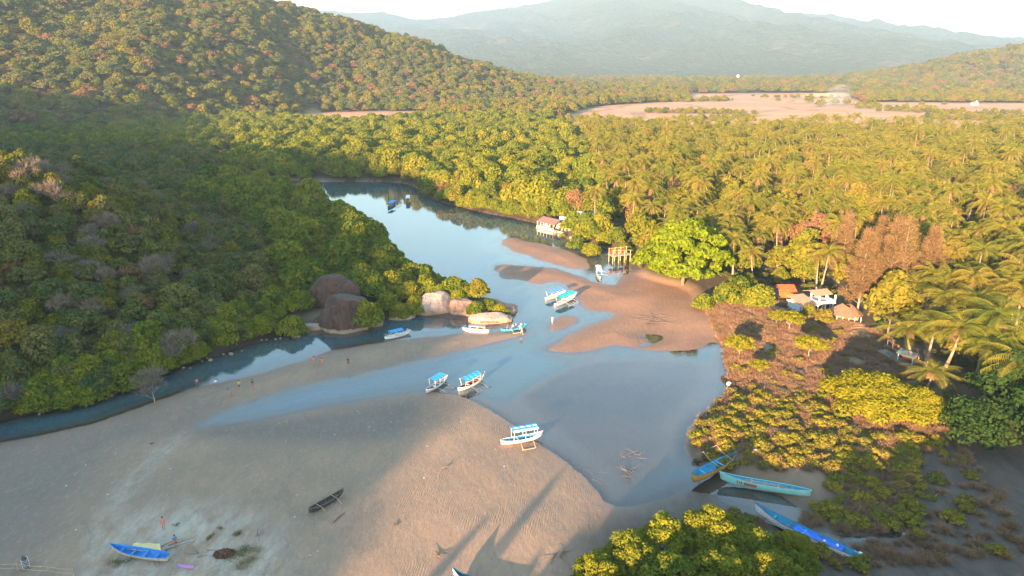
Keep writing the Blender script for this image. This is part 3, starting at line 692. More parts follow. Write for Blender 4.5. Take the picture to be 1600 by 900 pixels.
for k, px, py, s, lab in [(0, 1338, 497, .90, 'tall brown feathery casuarina beside the thatched roof'), (1, 1378, 500, .98, 'tall casuarina with a pale trunk between the thatched roof and the palms'),
                          (2, 1398, 486, 1.0, 'casuarina with bare white branches showing at its foot'), (0, 1440, 480, .85, 'brown casuarina standing behind the front palms'),
                          (1, 1310, 445, .8, 'brown casuarina behind the white house'), (0, 1362, 468, .9, 'back casuarina of the brown clump behind the thatched roof'), (2, 1150, 395, .7, 'thin brown casuarina behind the huge bright green tree')]:
    hero(cas[k], px, py, 'casuarina_tree', lab, s=(s*1.0, s*1.0, s*1.25) if px > 1200 else s, excl=5, group='brown casuarinas by the white house')
# white leafless tree
mbw = MB(); branches(mbw, 15, .75, 55, .2, 4, 6, .7, .30, kids=3); bare_white = [('trunk', mbw.mesh('white_limbs', M_PALE, True))]
hero(bare_white, 1408, 478, 'bare_tree', 'leafless white-branched tree in front of the casuarinas', s=(.75, .75, .8), excl=2)
# palms with known crowns: (crown px, crown py, size, label)
for i, (px, py, H, s, lab) in enumerate([
    (930, 300, 11, .95, 'lone coconut palm rising behind the pale-roofed shed on the bank'),
    (1432, 445, 9, .95, 'coconut palm in front of the brown casuarinas'),
    (1418, 515, 6.5, .85, 'low coconut palm above the fenced boardwalk'),
    (1462, 508, 8, .85, 'coconut palm just right of the fenced boardwalk'),
    (1502, 512, 10, 1.05, 'large coconut palm with wide yellow fronds over a leaning trunk'),
    (1562, 492, 11.5, 1.1, 'largest coconut palm at the lower right of the grove'),
    (1528, 470, 10, .95, 'coconut palm behind the large leaning one'),
    (1598, 455, 11, 1.0, 'coconut palm cut by the right edge of the photo'),
    (1592, 565, 9, 1.0, 'dim coconut palm over the dark green tree at the right edge'),
    (1478, 385, 11, 1.0, 'tall coconut palm right of the casuarinas, upper one'),
    (1535, 392, 11, 1.0, 'coconut palm between the tall upper one and the right edge'),
    (1585, 385, 11, 1.0, 'coconut palm of the right edge above the others'),
    (1460, 430, 10, .9, 'coconut palm half hidden right of the white-branched tree'),
    (1508, 430, 10, .9, 'coconut palm in the second row at the right'),
    (1295, 395, 10, .9, 'coconut palm left of the casuarinas'),
    (1195, 345, 10, .9, 'coconut palm with brown hanging fronds right of the huge green tree'),
    (1215, 350, 11, .9, 'neighbour palm with brown hanging fronds'),
    (1458, 580, 5, .7, 'small coconut palm bowing over the end of the boardwalk'), (1548, 540, 9, .95, 'coconut palm just left of the dim one at the right edge'), (1488, 468, 9.5, .9, 'coconut palm above the large leaning one'), (1592, 420, 11, 1.0, 'coconut palm at the right edge, second from the top'), (1552, 432, 10, .95, 'coconut palm in the second row left of the right edge')]):
    Hs = H / 11; x, y = G(px, py, H + 1.4); o = empty('palm_tree', (x, y, hz1(x, y)), random.uniform(0, 6.28), lab, 'palm tree', 'coconut palms one can tell apart')
    w = s * (1.05 if H > 8 else 1.15); w *= 1.26 if px > 1400 and py > 430 else 1.0; o.scale = (w, w, Hs)
    for pn, me in PR['palm'][i % 4]: link(pn, me, o)
    EXCL.append((x, y, 3.2))
# clearing trees
umb = [[('crown', crown('spreading_crown', M_YEL, 3.0, 5.0, 2.6, 12, .26, 22, 930+i, .7, .25, .34)), ('trunk', trunk_mesh('pale_forked_trunk', 4.2, 93+i, M_PALE, .13, .9, trunk=.42, n0=4))] for i in range(3)]
for i, (px, py, s, lab) in enumerate([(1155, 555, .95, 'pale-trunked small tree nearest the water at the edge of the scrub'), (1262, 562, .95, 'round-topped small tree with two bent pale trunks in the scrub'),
    (1185, 588, .6, 'smallest umbrella-shaped tree in the scrub'), (1232, 520, .9, 'small spreading tree below the white house'), (1212, 512, .7, 'slim small tree left of the one below the white house')]):
    hero(umb[i % 3], px, py, 'small_tree', lab, s=s, excl=2)
bigy = [('crown', crown('wide_crown', M_YEL, 6.6, 6.6, .8, 70, .27, 19, 950, .85, .18, .24)), ('trunk', trunk_mesh('wide_trunk', 5.6, 95, r0=.22))]
hero(bigy, 1362, 648, 'spreading_tree', 'wide golden-green spreading tree in the middle of the scrub', s=(1.02, 1, .95), excl=6)
hero(bigy, 1430, 660, 'spreading_tree', 'golden-green spreading tree joined to the right side of the widest one', s=(.62, .62, .8), rz=2, excl=4)
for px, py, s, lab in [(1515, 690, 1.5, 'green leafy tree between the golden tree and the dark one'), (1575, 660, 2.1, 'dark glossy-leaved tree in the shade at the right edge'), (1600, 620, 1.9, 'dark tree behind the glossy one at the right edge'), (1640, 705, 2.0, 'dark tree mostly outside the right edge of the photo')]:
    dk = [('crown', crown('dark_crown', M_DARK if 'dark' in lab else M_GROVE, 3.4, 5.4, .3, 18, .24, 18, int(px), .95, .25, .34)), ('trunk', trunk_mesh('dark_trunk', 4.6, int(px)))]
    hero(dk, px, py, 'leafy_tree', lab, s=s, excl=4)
# trees and shrubs by the white house and behind
for px, py, s, k, lab in [(1135, 478, 1.0, 'mangrove', 'round green bush below the huge bright tree'), (1150, 470, 1.1, 'mangrove', 'pale green round bush left of the orange tarpaulin'), (1182, 484, 1.05, 'mangrove', 'wide pale green bush against the orange tarpaulin'),
    (1098, 480, .75, 'mangrove', 'small bush at the right corner of the sand flat'), (1255, 445, 1.0, 'grove', 'dark green tree behind the orange tarpaulin'), (1218, 432, 1.1, 'grove', 'green tree up the slope from the orange tarpaulin'),
    (1285, 510, .55, 'grove', 'low dark green shrub in front of the white house'), (1262, 500, .5, 'grove', 'low yellow shrub left of the dark one by the white house'),
    (1003, 410, .8, 'mangrove', 'mangrove right of the stilted deck'), (975, 392, .8, 'mangrove', 'mangrove behind the stilted deck'), (925, 392, .85, 'mangrove', 'yellow-green mangrove overhanging the dark pool'), (900, 380, .9, 'mangrove', 'green mangrove left of the yellow one at the dark pool'), (945, 378, .8, 'mangrove', 'mangrove between the dark pool and the pale roof'),
    (862, 354, .28, 'mangrove', 'small bush under the veranda of the bank house'), (880, 364, .3, 'mangrove', 'small bush below the terrace wall of the bank house'),
    (575, 503, 1.15, 'mangrove', 'golden-topped round mangrove beside the giant boulder'), (605, 480, .9, 'mangrove', 'mangrove behind the golden round one'), (455, 513, .95, 'mangrove', 'round green mangrove left of the giant boulder'), (625, 487, .75, 'mangrove', 'golden mangrove at the back of the mud right of the dark grey boulder'), (648, 482, .8, 'mangrove', 'golden mangrove just left of the pale grey-pink boulder'),
    (640, 468, 1.0, 'mangrove', 'tall golden-green mangrove behind the two golden ones by the pale boulder'), (668, 462, 1.0, 'mangrove', 'golden mangrove behind the pale grey-pink boulder'), (615, 462, 1.15, 'mangrove', 'green mangrove between the dome-topped boulder and the golden ones'), (590, 470, 1.1, 'mangrove', 'green mangrove right of the dome-topped boulder'), (692, 455, .9, 'mangrove', 'mangrove at the point where the left bank meets the islet'), (658, 445, 1.25, 'mangrove', 'large mangrove above the golden ones on the left bank point')]:
    hero(PR[k][random.randrange(len(PR[k]))], px, py, 'mangrove_tree' if k == 'mangrove' else 'broadleaf_tree', lab, s=s, excl=2.5 if s > .7 else 1)
# bush clump at the bottom of the frame
mangn = [[('crown', crown('near_mangrove_crown', M_MANG, 2.6, 4.4, .2, 64, .135, 74, 970+i, 1.25, .12, .20)), ('trunk', trunk_mesh('near_mangrove_trunk', 3.5, 97+i))] for i in range(3)]
for i, (x, y, s) in enumerate([(8.5, 55.5, 1.0), (12, 57.5, 1.15), (16, 60, 1.2), (20.5, 60.5, 1.3), (24.5, 59.5, 1.05), (15, 54, 1.25), (20, 54.5, 1.3), (25, 55, 1.15), (10, 51.5, 1.0), (28.5, 57.0, .8), (22.5, 62.3, .9), (6.8, 52.5, .8), (18, 50, 1.2), (27, 51.5, 1.1), (29.2, 60.2, .85)]):
    o = empty('mangrove_bush', (x, y, hz1(x, y) - .1), i * 1.3, 'mangrove bush in the clump at the bottom edge of the photo', 'bush', 'mangrove bushes of the clump at the bottom edge'); o.scale = (s*1.15, s*1.12, s*1.04)
    for pn, me in mangn[i % 3]: link(pn, me, o)
# islet shrubs
for px, py, s, k, lab in [(715, 474, .72, 'mangrove', 'golden shrub between the two pale boulders'), (742, 488, .62, 'mangrove', 'rusty golden shrub on the islet over the brown boulder'), (765, 482, .62, 'mangrove', 'dark green shrub in the middle of the islet'),
    (780, 487, .5, 'mangrove', 'green shrub near the tip of the islet'), (750, 470, .7, 'grove', 'tall pale shrub at the back of the islet'), (728, 470, .6, 'mangrove', 'green shrub at the back left of the islet'), (790, 488, .33, 'mangrove', 'smallest shrub at the very tip of the islet'),
    (690, 470, .7, 'mangrove', 'thin shrub at the point of the mangroves behind the pale boulder')]:
    hero(PR[k][random.randrange(len(PR[k]))], px, py, 'islet_shrub', lab, 'shrub', s=s, z=.8, excl=1)
# bare trees one can tell apart on the left
for px, py, s, k, lab in [(218, 498, 1.0, 0, 'small leafless tree with yellow twig tips on the near hillside'), (275, 545, 1.25, 1, 'wide leafless pale tree above the mud bank'), (20, 620, 1.0, 2, 'grey leafless bush-like tree at the left edge'),
    (8, 300, 1.1, 0, 'bare trunk on the hill crest at the left edge'), (125, 290, 1.1, 1, 'bare trunk poking above the hill crest')]:
    x, y = G(px, py, 4 if py > 600 else 12); x, y = G(px, py, hz1(x, y)); x, y = G(px, py, hz1(x, y))
    o = empty('bare_tree', (x, y, hz1(x, y)), px, lab, 'tree'); o.scale = (s, s, s)
    for pn, me in PR['bare'][k]: link(pn, me, o)
    EXCL.append((x, y, 1.2))
for bx in [(-33, 130, 6.5), (-37, 138, 6.5), (-30, 128, 3)]: EXCL.append(bx)      # the giant boulders
for q in [G(1370, 490, 1.5), G(1345, 480, 1.5), G(865, 350, 1.5), G(885, 355, 1.5), G(915, 352, 1.5), G(1275, 478, 1.5), G(1320, 500, 1.5), G(1230, 462, 1.5), G(1400, 560, 1.5), G(1435, 575, 1.5), G(968, 402, 1.0), G(850, 360, 1.0), G(1370, 540, 1.5)]: EXCL.append((q[0], q[1], 6.5))

# ------------------------------------------------------------------ woods
rg = np.random.default_rng(21)
def field_z(X, Y): return zone_land(X, Y)
# near hill
X, Y = jgrid(-330, -38, 92, 320, 3.3, rg); ok, Zz, w, hs, t, zc = field_z(X, Y)
k = ok & (hs > 2) & clear_of(X, Y) & infront(X, Y, Zz+5)
X, Y, Zz = X[k], Y[k], Zz[k]; u = rg.uniform(0, 1, len(X)); big_n = wav(X, Y, 40, 3)
put('forest', X[u < .70], Y[u < .70], Zz[u < .70], .5, 1.15, 'hill'); a = (u >= .70) & (u < .84); put('bare', X[a], Y[a], Zz[a], .75, 1.1, 'hill'); put('forest', X[a]+1.2, Y[a]-.8, Zz[a]-.2, .45, .7, 'hill')
a = (u >= .84) & (u < .95); put('grove', X[a], Y[a], Zz[a], .5, .85, 'hill'); a = u >= .95; put('dry', X[a], Y[a], Zz[a], .5, .8, 'hill')
# shoreline row of the left bank
sx = []; 
for off, st_ in ((22, 13), (32, 16), (44, 20)):
    for px in np.arange(-60, 452, st_):
        py = np.interp(px, [-120,0,100,170,255,330,395,428,452], [695,668,652,632,598,568,545,530,510]) - off + rg.uniform(-4, 4); sx.append(G(px + rg.uniform(-5, 5), py, .6))
sx = np.array(sx); kk = clear_of(sx[:,0], sx[:,1]); sx = sx[kk]; Zq = height(sx[:,0], sx[:,1]); uu = rg.uniform(0, 1, len(sx)) < .8
put('mangrove', sx[uu,0], sx[uu,1], Zq[uu], .55, 1.0, 'flat'); put('forest', sx[~uu,0], sx[~uu,1], Zq[~uu], .5, .8, 'flat')
sx = []
for off, st_ in ((5, 10), (11, 12)):
    for px in np.arange(655, 845, st_):
        py = np.interp(px, [650,664,690,740,790,830,855], [294,306,317,329,339,347,352]) - off + rg.uniform(-2, 2); sx.append(G(px + rg.uniform(-3, 3), py, .6))
sx = np.array(sx); Zq = height(sx[:,0], sx[:,1]); put('mangrove', sx[:,0], sx[:,1], Zq, .6, 1.0, 'flat')
# mangroves: left flat and north bank
X, Y = jgrid(-330, 60, 92, 640, 5.6, rg); ok, Zz, w, hs, t, zc = field_z(X, Y)
k = ok & (hs <= 2) & (t <= 0) & clear_of(X, Y) & infront(X, Y, Zz+5) & (X < 22 + .05*Y) & ~((X > -300) & (X < -105) & (Y > 215) & (Y < 400 + (X+300)*-.2) & (X < -105 - (Y-215)*.28))
Xm, Ym, Zm, wm = X[k], Y[k], Zz[k], w[k]; u = rg.uniform(0, 1, len(Xm))
a = (u < .80) | (Ym < 200); aw = a & (wm > -7); put('mangrove', Xm[aw], Ym[aw], Zm[aw], .75, 1.25, 'flat', (.85, 1.2)); a = a & ~aw; put('mangrove', Xm[a], Ym[a], Zm[a], .75, 2.0, 'flat', (.8, 1.25)); a = a | aw; a2 = ~a & (u < .94); put('grove', Xm[a2], Ym[a2], Zm[a2], .7, 1.15, 'flat'); a3 = ~a & (u >= .94); put('dry', Xm[a3], Ym[a3], Zm[a3], .6, 1.0, 'flat')
# valley behind the near hill
X, Y = jgrid(-480, -100, 215, 560, 6.0, rg); ok, Zz, w, hs, t, zc = field_z(X, Y)
k = ok & (hs <= 2) & (t <= 0) & infront(X, Y, Zz+5) & (X < -105 - (Y-215)*.28); k &= ~((Y > 400 + (X+300)*-.2) & (X > -300))
u = rg.uniform(0, 1, k.sum()); X, Y, Zz = X[k], Y[k], Zz[k]; put('forest', X[u<.8], Y[u<.8], Zz[u<.8], 1.1, 1.8, 'valley'); put('grove', X[u>=.8], Y[u>=.8], Zz[u>=.8], .9, 1.3, 'valley')
# palm grove on the right
X, Y = jgrid(10, 480, 100, 560, 5.9, rg); ok, Zz, w, hs, t, zc = field_z(X, Y)
k = ok & (w < -2) & clear_of(X, Y) & infront(X, Y, Zz+10, 120) & (X >= 22 + .05*Y); X, Y, Zz, w = X[k], Y[k], Zz[k], w[k]; u = rg.uniform(0, 1, len(X)) + .22*wav(X, Y, 55, 6)
pm = (u < .46) & (w < -9); put('palm', X[pm], Y[pm], Zz[pm], .75, 1.08, 'grove', (.75, 1.3))
X2, Y2, Z2 = X[~pm], Y[~pm], Zz[~pm]; u = rg.uniform(0, 1, len(X2)); put('grove', X2[u<.84], Y2[u<.84], Z2[u<.84], .6, 1.6, 'grove'); a = (u>=.84); put('dry', X2[a], Y2[a], Z2[a], .8, 1.6, 'grove')

ZLAB = {'hill': 'on the shaded near hillside at the left', 'flat': 'in the mangrove wood along the creek', 'valley': 'in the dark valley behind the near hill', 'grove': 'in the palm grove on the right bank'}
def place_label(kind, x, y, zone):
    if zone == 'hill':
        where = 'low on the near left hillside' if y < 135 else ('halfway up the near left hillside' if y < 165 else 'along the top of the near left hill')
    elif zone == 'flat':
        where = ('in the left-bank mangroves near the giant boulder' if (y < 160 and x < 10) else 'in the left-bank mangroves behind the boulders' if (y < 230 and x < 10) else 'in the wood beyond the upstream bend of the creek' if x < 0 else 'along the right bank upstream of the house')
    elif zone == 'valley': where = 'in the dark valley behind the near hill'
    else: where = 'in the front rows of the right-bank grove' if y < 190 else ('in the middle of the right-bank grove' if y < 260 else 'deep in the right-bank grove')
    look = {'mangrove': 'bushy yellow-green mangrove', 'forest': 'small dull green forest tree', 'bare': 'grey leafless tree', 'dry': 'brown dry-leaved tree', 'grove': 'leafy olive-green tree', 'palm': 'coconut palm with drooping yellow-green fronds'}[kind]
    return look + ' ' + where, look.split(' ')[-1] + 's ' + where
NAMES = {'mangrove': ('mangrove_tree', 'mangrove'), 'forest': ('forest_tree', 'tree'), 'bare': ('bare_tree', 'tree'), 'dry': ('dry_tree', 'tree'), 'grove': ('broadleaf_tree', 'tree'), 'palm': ('palm_tree', 'palm tree')}
CAP = {'mangrove': 280, 'forest': 290, 'bare': 60, 'dry': 60, 'grove': 260, 'palm': 280}
rest = {}
for kind in CAP:
    rows = [r for r in TREES if r[0] == kind]
    if not rows: continue
    Xa = np.array([r[2] for r in rows]); Ya = np.array([r[3] for r in rows]); Za = np.array([r[4] for r in rows]); S = np.array([r[6] for r in rows])
    px, py, d = proj(Xa, Ya, Za + 3); vis = (px > 2) & (px < 1598) & (py > 0) & (py < 898); score = np.where(vis, S / d, -1)
    if kind == 'palm': score = np.where(vis, 1/d, -1)
    order = np.argsort(-score); ind = set(order[:CAP[kind]].tolist())
    for i, r in enumerate(rows):
        if i in ind and score[i] > 0:
            lab, grp = place_label(kind, r[2], r[3], r[8])
            copy_thing(kind, r[1], (r[2], r[3], r[4] - .15), r[5], (r[6], r[6], r[7]), NAMES[kind][0], lab, NAMES[kind][1], grp)
        else: rest.setdefault(kind, []).append(r)
note_protos()
STUFFL = {'mangrove': ('mangrove_wood', 'mass of mangroves farther back along the creek'), 'forest': ('valley_wood', 'mass of dull green trees in the shaded valley and on the hill'), 'bare': ('leafless_thicket', 'grey leafless thicket scattered over the hill'),
          'dry': ('dry_wood', 'brown dry trees scattered through the far grove'), 'grove': ('grove_wood', 'mass of leafy trees between the far palms'), 'palm': ('far_palm_grove', 'mass of coconut palms in the far grove')}
for kind, rows in rest.items():
    parts = {'palm': ['crown', 'trunk'], 'bare': ['twigs', 'trunk']}.get(kind, ['crown'])
    gn_scatter(STUFFL[kind][0], [(r[2], r[3], r[4]) for r in rows], [r[5] for r in rows], [(r[6], r[6], r[7]) for r in rows], [r[1] for r in rows], [protos(kind, p) for p in parts], (STUFFL[kind][1], 'wood'))

# mountain, right hill, far plain
def wood(name, X, Y, Zz, smin, smax, mixp, lab, flat=.9):
    n = len(X); s = rng.uniform(smin, smax, n)
    pr = protos('forest', 'crown') + protos('dry', 'crown') + protos('grove', 'crown'); nf, nd, ng_ = 8, 2, 4
    u = rng.uniform(0, 1, n) + mixp[2]*wav(X, Y, 120, 5); idx = np.where(u < mixp[0], rng.integers(0, nf, n), np.where(u < mixp[1], nf + rng.integers(0, nd, n), nf + nd + rng.integers(0, ng_, n)))
    gn_scatter(name, np.stack([X, Y, Zz - .4*s], 1), rng.uniform(0, 6.28, n), np.stack([s, s, s*flat*rng.uniform(.8, 1.15, n)], 1), idx, [pr], (lab, 'wood'))
X, Y = jgrid(-760, 225, 330, 1190, 8.0, rg); Zz, w, be, sh, hs, t, zc, d_ = height(X, Y, True)
k = (t > 0) & infront(X, Y, Zz+6, 40) & (zc > .6) & (sdf(FIELD2, X, Y) < -3) & (sdf(FIELD1, X, Y) < -3)
wood('mountain_forest', X[k], Y[k], Zz[k], 1.2, 2.7, (.68, .82, .10), 'forest covering the left mountain in green and brown crowns', .8)
X, Y = jgrid(-420, 1900, 560, 1150, 9.0, rg); Zz, w, be, sh, hs, t, zc, d_ = height(X, Y, True)
pn = wav(X, Y, 170, 2)
k = ((t <= 0) | (zc <= .6)) & infront(X, Y, Zz+6, 40) & (sdf(FIELD1, X, Y) < 3) & (sdf(FIELD2, X, Y) < 0) & ~((Y < 640) & (X < 60)) & (X > -260 + 0*X)
wood('plain_wood', X[k], Y[k], Zz[k], 1.2, 2.1, (.45, .58, .1), 'belt of trees round the dry fields')
X, Y = jgrid(-1500, 2400, 1150, 2500, 17.0, rg); Zz, w, be, sh, hs, t, zc, d_ = height(X, Y, True)
pn = wav(X, Y*.4, 260, 2)
k = infront(X, Y, Zz+6, 40) & (sdf(FIELD1, X, Y) < 0) & ((pn < .55) | (Zz > 8))
wood('far_wood', X[k], Y[k], Zz[k], 2.2, 3.8, (.62, .78, .15), 'far woods and wooded hill beyond the dry fields', .75)
# bushes standing in the fields
fb = [(905,163),(925,166),(950,163),(968,164),(985,162),(1003,162),(1020,161),(1038,162),(1055,160),(1075,160),(1100,159),(1118,160),(1130,160),(1215,160),(1262,163),(1282,169),(1303,167),(1322,166),(1343,172),(1358,173),(1372,177),(1465,186),(1480,187),(1500,190),(1512,187),(1545,190),(1560,192),(1440,166),(1475,166),(840,190),(862,191)]
for i, (px, py) in enumerate(fb):
    x, y = G(px, py, .8); s = random.uniform(.9, 1.9)
    copy_thing('grove', i % 4, (x, y, hz1(x, y) - .3), i, (s*1.3, s, s*.8), 'field_bush', 'low green bush standing in the dry orange fields', 'bush', 'bushes in the dry fields')
# undergrowth of the near hill and hedges in the plain
X, Y = jgrid(-330, -38, 92, 320, 2.1, rg); ok, Zz, w, hs, t, zc = field_z(X, Y); k = ok & (hs > -4) & infront(X, Y, Zz+3); n = k.sum(); s_ = rg.uniform(.35, .62, n)
gn_scatter('undergrowth', np.stack([X[k], Y[k], Zz[k] - .2], 1), rg.uniform(0, 6, n), np.stack([s_, s_, s_*rg.uniform(.35, .8, n)], 1), rg.integers(0, 8, n), [protos('forest', 'crown')], ('low undergrowth between the trees of the near hill', 'undergrowth'))
X, Y = jgrid(12, 150, 95, 230, 2.3, rg); ok, Zz, w, hs, t, zc = field_z(X, Y); k = ok & (w < -2) & infront(X, Y, Zz+3) & (rg.uniform(0, 1, X.shape) < .8) & clear_of(X, Y); n = k.sum(); s_ = rg.uniform(.25, .5, n)
gn_scatter('grove_undergrowth', np.stack([X[k], Y[k], Zz[k] - .15], 1), rg.uniform(0, 6, n), np.stack([s_, s_, s_*rg.uniform(.35, .8, n)], 1), rg.integers(0, 8, n), [protos('forest', 'crown')], ('low undergrowth beneath the palms of the right bank', 'undergrowth'))
hp = []
for (x0, y0), (x1, y1), st_, wd in [((905,163),(1140,159),2.2,5), ((860,192),(1010,196),3.0,6), ((1010,178),(1170,181),3.5,5), ((1390,176),(1600,182),4,6), ((1330,166),(1480,178),3.5,6), ((1180,153),(1340,156),5,12), ((1440,188),(1600,190),2.6,8), ((1060,190),(1180,190),3,8), ((760,186),(850,184),2.5,8)]:
    for q in np.arange(0, 1, st_/max(abs(x1-x0), 1)):
        x, y = G(x0+(x1-x0)*q, y0+(y1-y0)*q, .8); hp.append((x + rg.normal(0, wd*.4), y + rg.normal(0, wd)))
hp = np.array(hp); Zz = height(hp[:,0], hp[:,1]); wood('hedge_rows', hp[:,0], hp[:,1], Zz - .6, .6, 1.25, (.4, .5, .1), 'rows of bushes and small trees between the dry fields')
# headland trees behind the camera
X, Y = jgrid(-420, 40, -330, -100, 9.0, rg); Zz = height(X, Y); k = Zz > 6
wood('headland_forest', X[k], Y[k], Zz[k], 1.2, 1.9, (.7, .85, .1), 'forest on the headland behind the camera')

# scrub
X, Y = jgrid(18, 100, 55, 125, 1.55, rg)
Zs, w, be, sh, hs, t, zc, d_ = height(X, Y, True); sc_ = sdf(SCRUB, X, Y); px, py, d = proj(X, Y, Zs)
dens = np.where(py > 615, .95, .10) * np.where((py > 700) & (px > 1440), .15, 1) * np.where((py > 815), .45, 1) * np.where((px > 1290) & (py > 730), .75, 1) * (wav(X, Y, 9, 4) > -.75)
k = (sc_ > .5) & (w < -.6) & (rg.uniform(0, 1, X.shape) < dens) & clear_of(X, Y) & ~((px > 1060) & (px < 1290) & (py > 735) & (py < 800)) & (px < 1640)
k &= ~((px > 1080) & (px < 1370) & (py > 796) & (py < 885) & (py < 800 + (px-1160)*.45 + 8) & (py > 770 + (px-1160)*.40))
X, Y, Zs = X[k], Y[k], Zs[k]; S = rg.uniform(.55, 1.15, len(X)); order = np.argsort(-S)
for n_, i in enumerate(order[:240]):
    copy_thing('scrub', n_ % 4, (X[i], Y[i], Zs[i]), n_*1.7, (S[i]*1.15, S[i]*1.15, S[i]), 'scrub_bush', 'low yellow-green mangrove bush ' + ('by the moored boats' if Y[i] < 79 else 'in the scrub below the golden spreading tree' if Y[i] < 92 else 'near the top of the scrub'), 'bush', 'low scrub bushes ' + ('by the moored boats' if Y[i] < 79 else 'below the golden tree' if Y[i] < 92 else 'near the top of the scrub'))
note_protos()
i = order[240:]
if len(i): gn_scatter('scrub_thicket', np.stack([X[i], Y[i], Zs[i]], 1), rg.uniform(0, 6, len(i)), np.repeat(S[i][:, None], 3, 1), rg.integers(0, 4, len(i)), [protos('scrub', 'foliage')], ('small mangrove seedlings between the scrub bushes', 'scrub'))
# dry red-brown brush: ground cover
for j in range(1):
    hb = [tag(link('dry_brush_clump', HEATH[v]), 'tuft of dry reddish brush ' + ['beside the small pale-trunked trees', 'at the foot of the golden spreading tree', 'near the aqua boat'][v], 'brush') for v in range(3)]
    for o, (px, py) in zip(hb, [(1175, 610), (1320, 640), (1300, 790)]): x, y = G(px, py, 1.3); o.location = (x, y, hz1(x, y))
X, Y = jgrid(18, 105, 60, 150, .75, rg); Zs, w, be, sh, hs, t, zc, d_ = height(X, Y, True); px, py, d = proj(X, Y, Zs); sc_ = sdf(SCRUB, X, Y)
dens = np.where(py < 650, .9, .5) * np.where((py > 700) & (px > 1430), .4, 1) * (wav(X, Y, 6, 1) > -.5)
k = (sc_ > 0) & (w < -.4) & (rg.uniform(0, 1, X.shape) < dens) & ~((px > 1080) & (px < 1290) & (py > 735) & (py < 800)); n = k.sum(); s = rg.uniform(.5, 1.2, n)
gn_scatter('dry_brush', np.stack([X[k], Y[k], Zs[k]], 1), rg.uniform(0, 6, n), np.stack([s, s, s*.8], 1), rg.integers(0, 3, n), [hb], ('dry reddish brush and grass covering the clearing', 'brush'))

# ------------------------------------------------------------------ trees standing just outside the frame whose long shadows lie on the beach
for i, (x, y, s, H) in enumerate([(-29, 8, .36, .72), (-32.5, 9, .30, .58), (-37, 1, .40, .70), (-41, -2, .35, .60), (-25.5, 5, .42, .55), (-47, -4, .3, .55)]):
    o = empty('casuarina_tree', (x, y, hz1(x, y)), i*2, 'casuarina whose long shadow falls across the beach', 'tree', 'casuarinas at the near end of the beach'); o.scale = (s, s, H)
    for pn, me in cas[i % 3]: link(pn, me, o)
for i, (x, y, s) in enumerate([(-19, 12, 1.5), (-13, 16, 1.6), (-8, 21, 1.5), (-2, 25, 1.55), (4, 29, 1.6), (10, 31, 1.5), (17, 35, 1.5), (24, 37, 1.5), (31, 38, 1.4), (38, 43, 1.35), (46, 44, 1.5), (54, 47, 1.5), (62, 50, 1.6), (36, 35, 1.7), (28, 31, 1.7), (-10, 8, 1.6), (0, 14, 1.6), (12, 22, 1.7), (70, 55, 1.7), (52, 38, 1.8), (66, 44, 1.8), (78, 58, 1.9)]):
    copy_thing('grove', i % 4, (x, y, hz1(x, y)), i*1.1, (s*.95, s*.95, s*.86), 'broadleaf_tree', 'leafy tree at the near end of the beach that shades the mud', 'tree', 'trees at the near end of the beach')

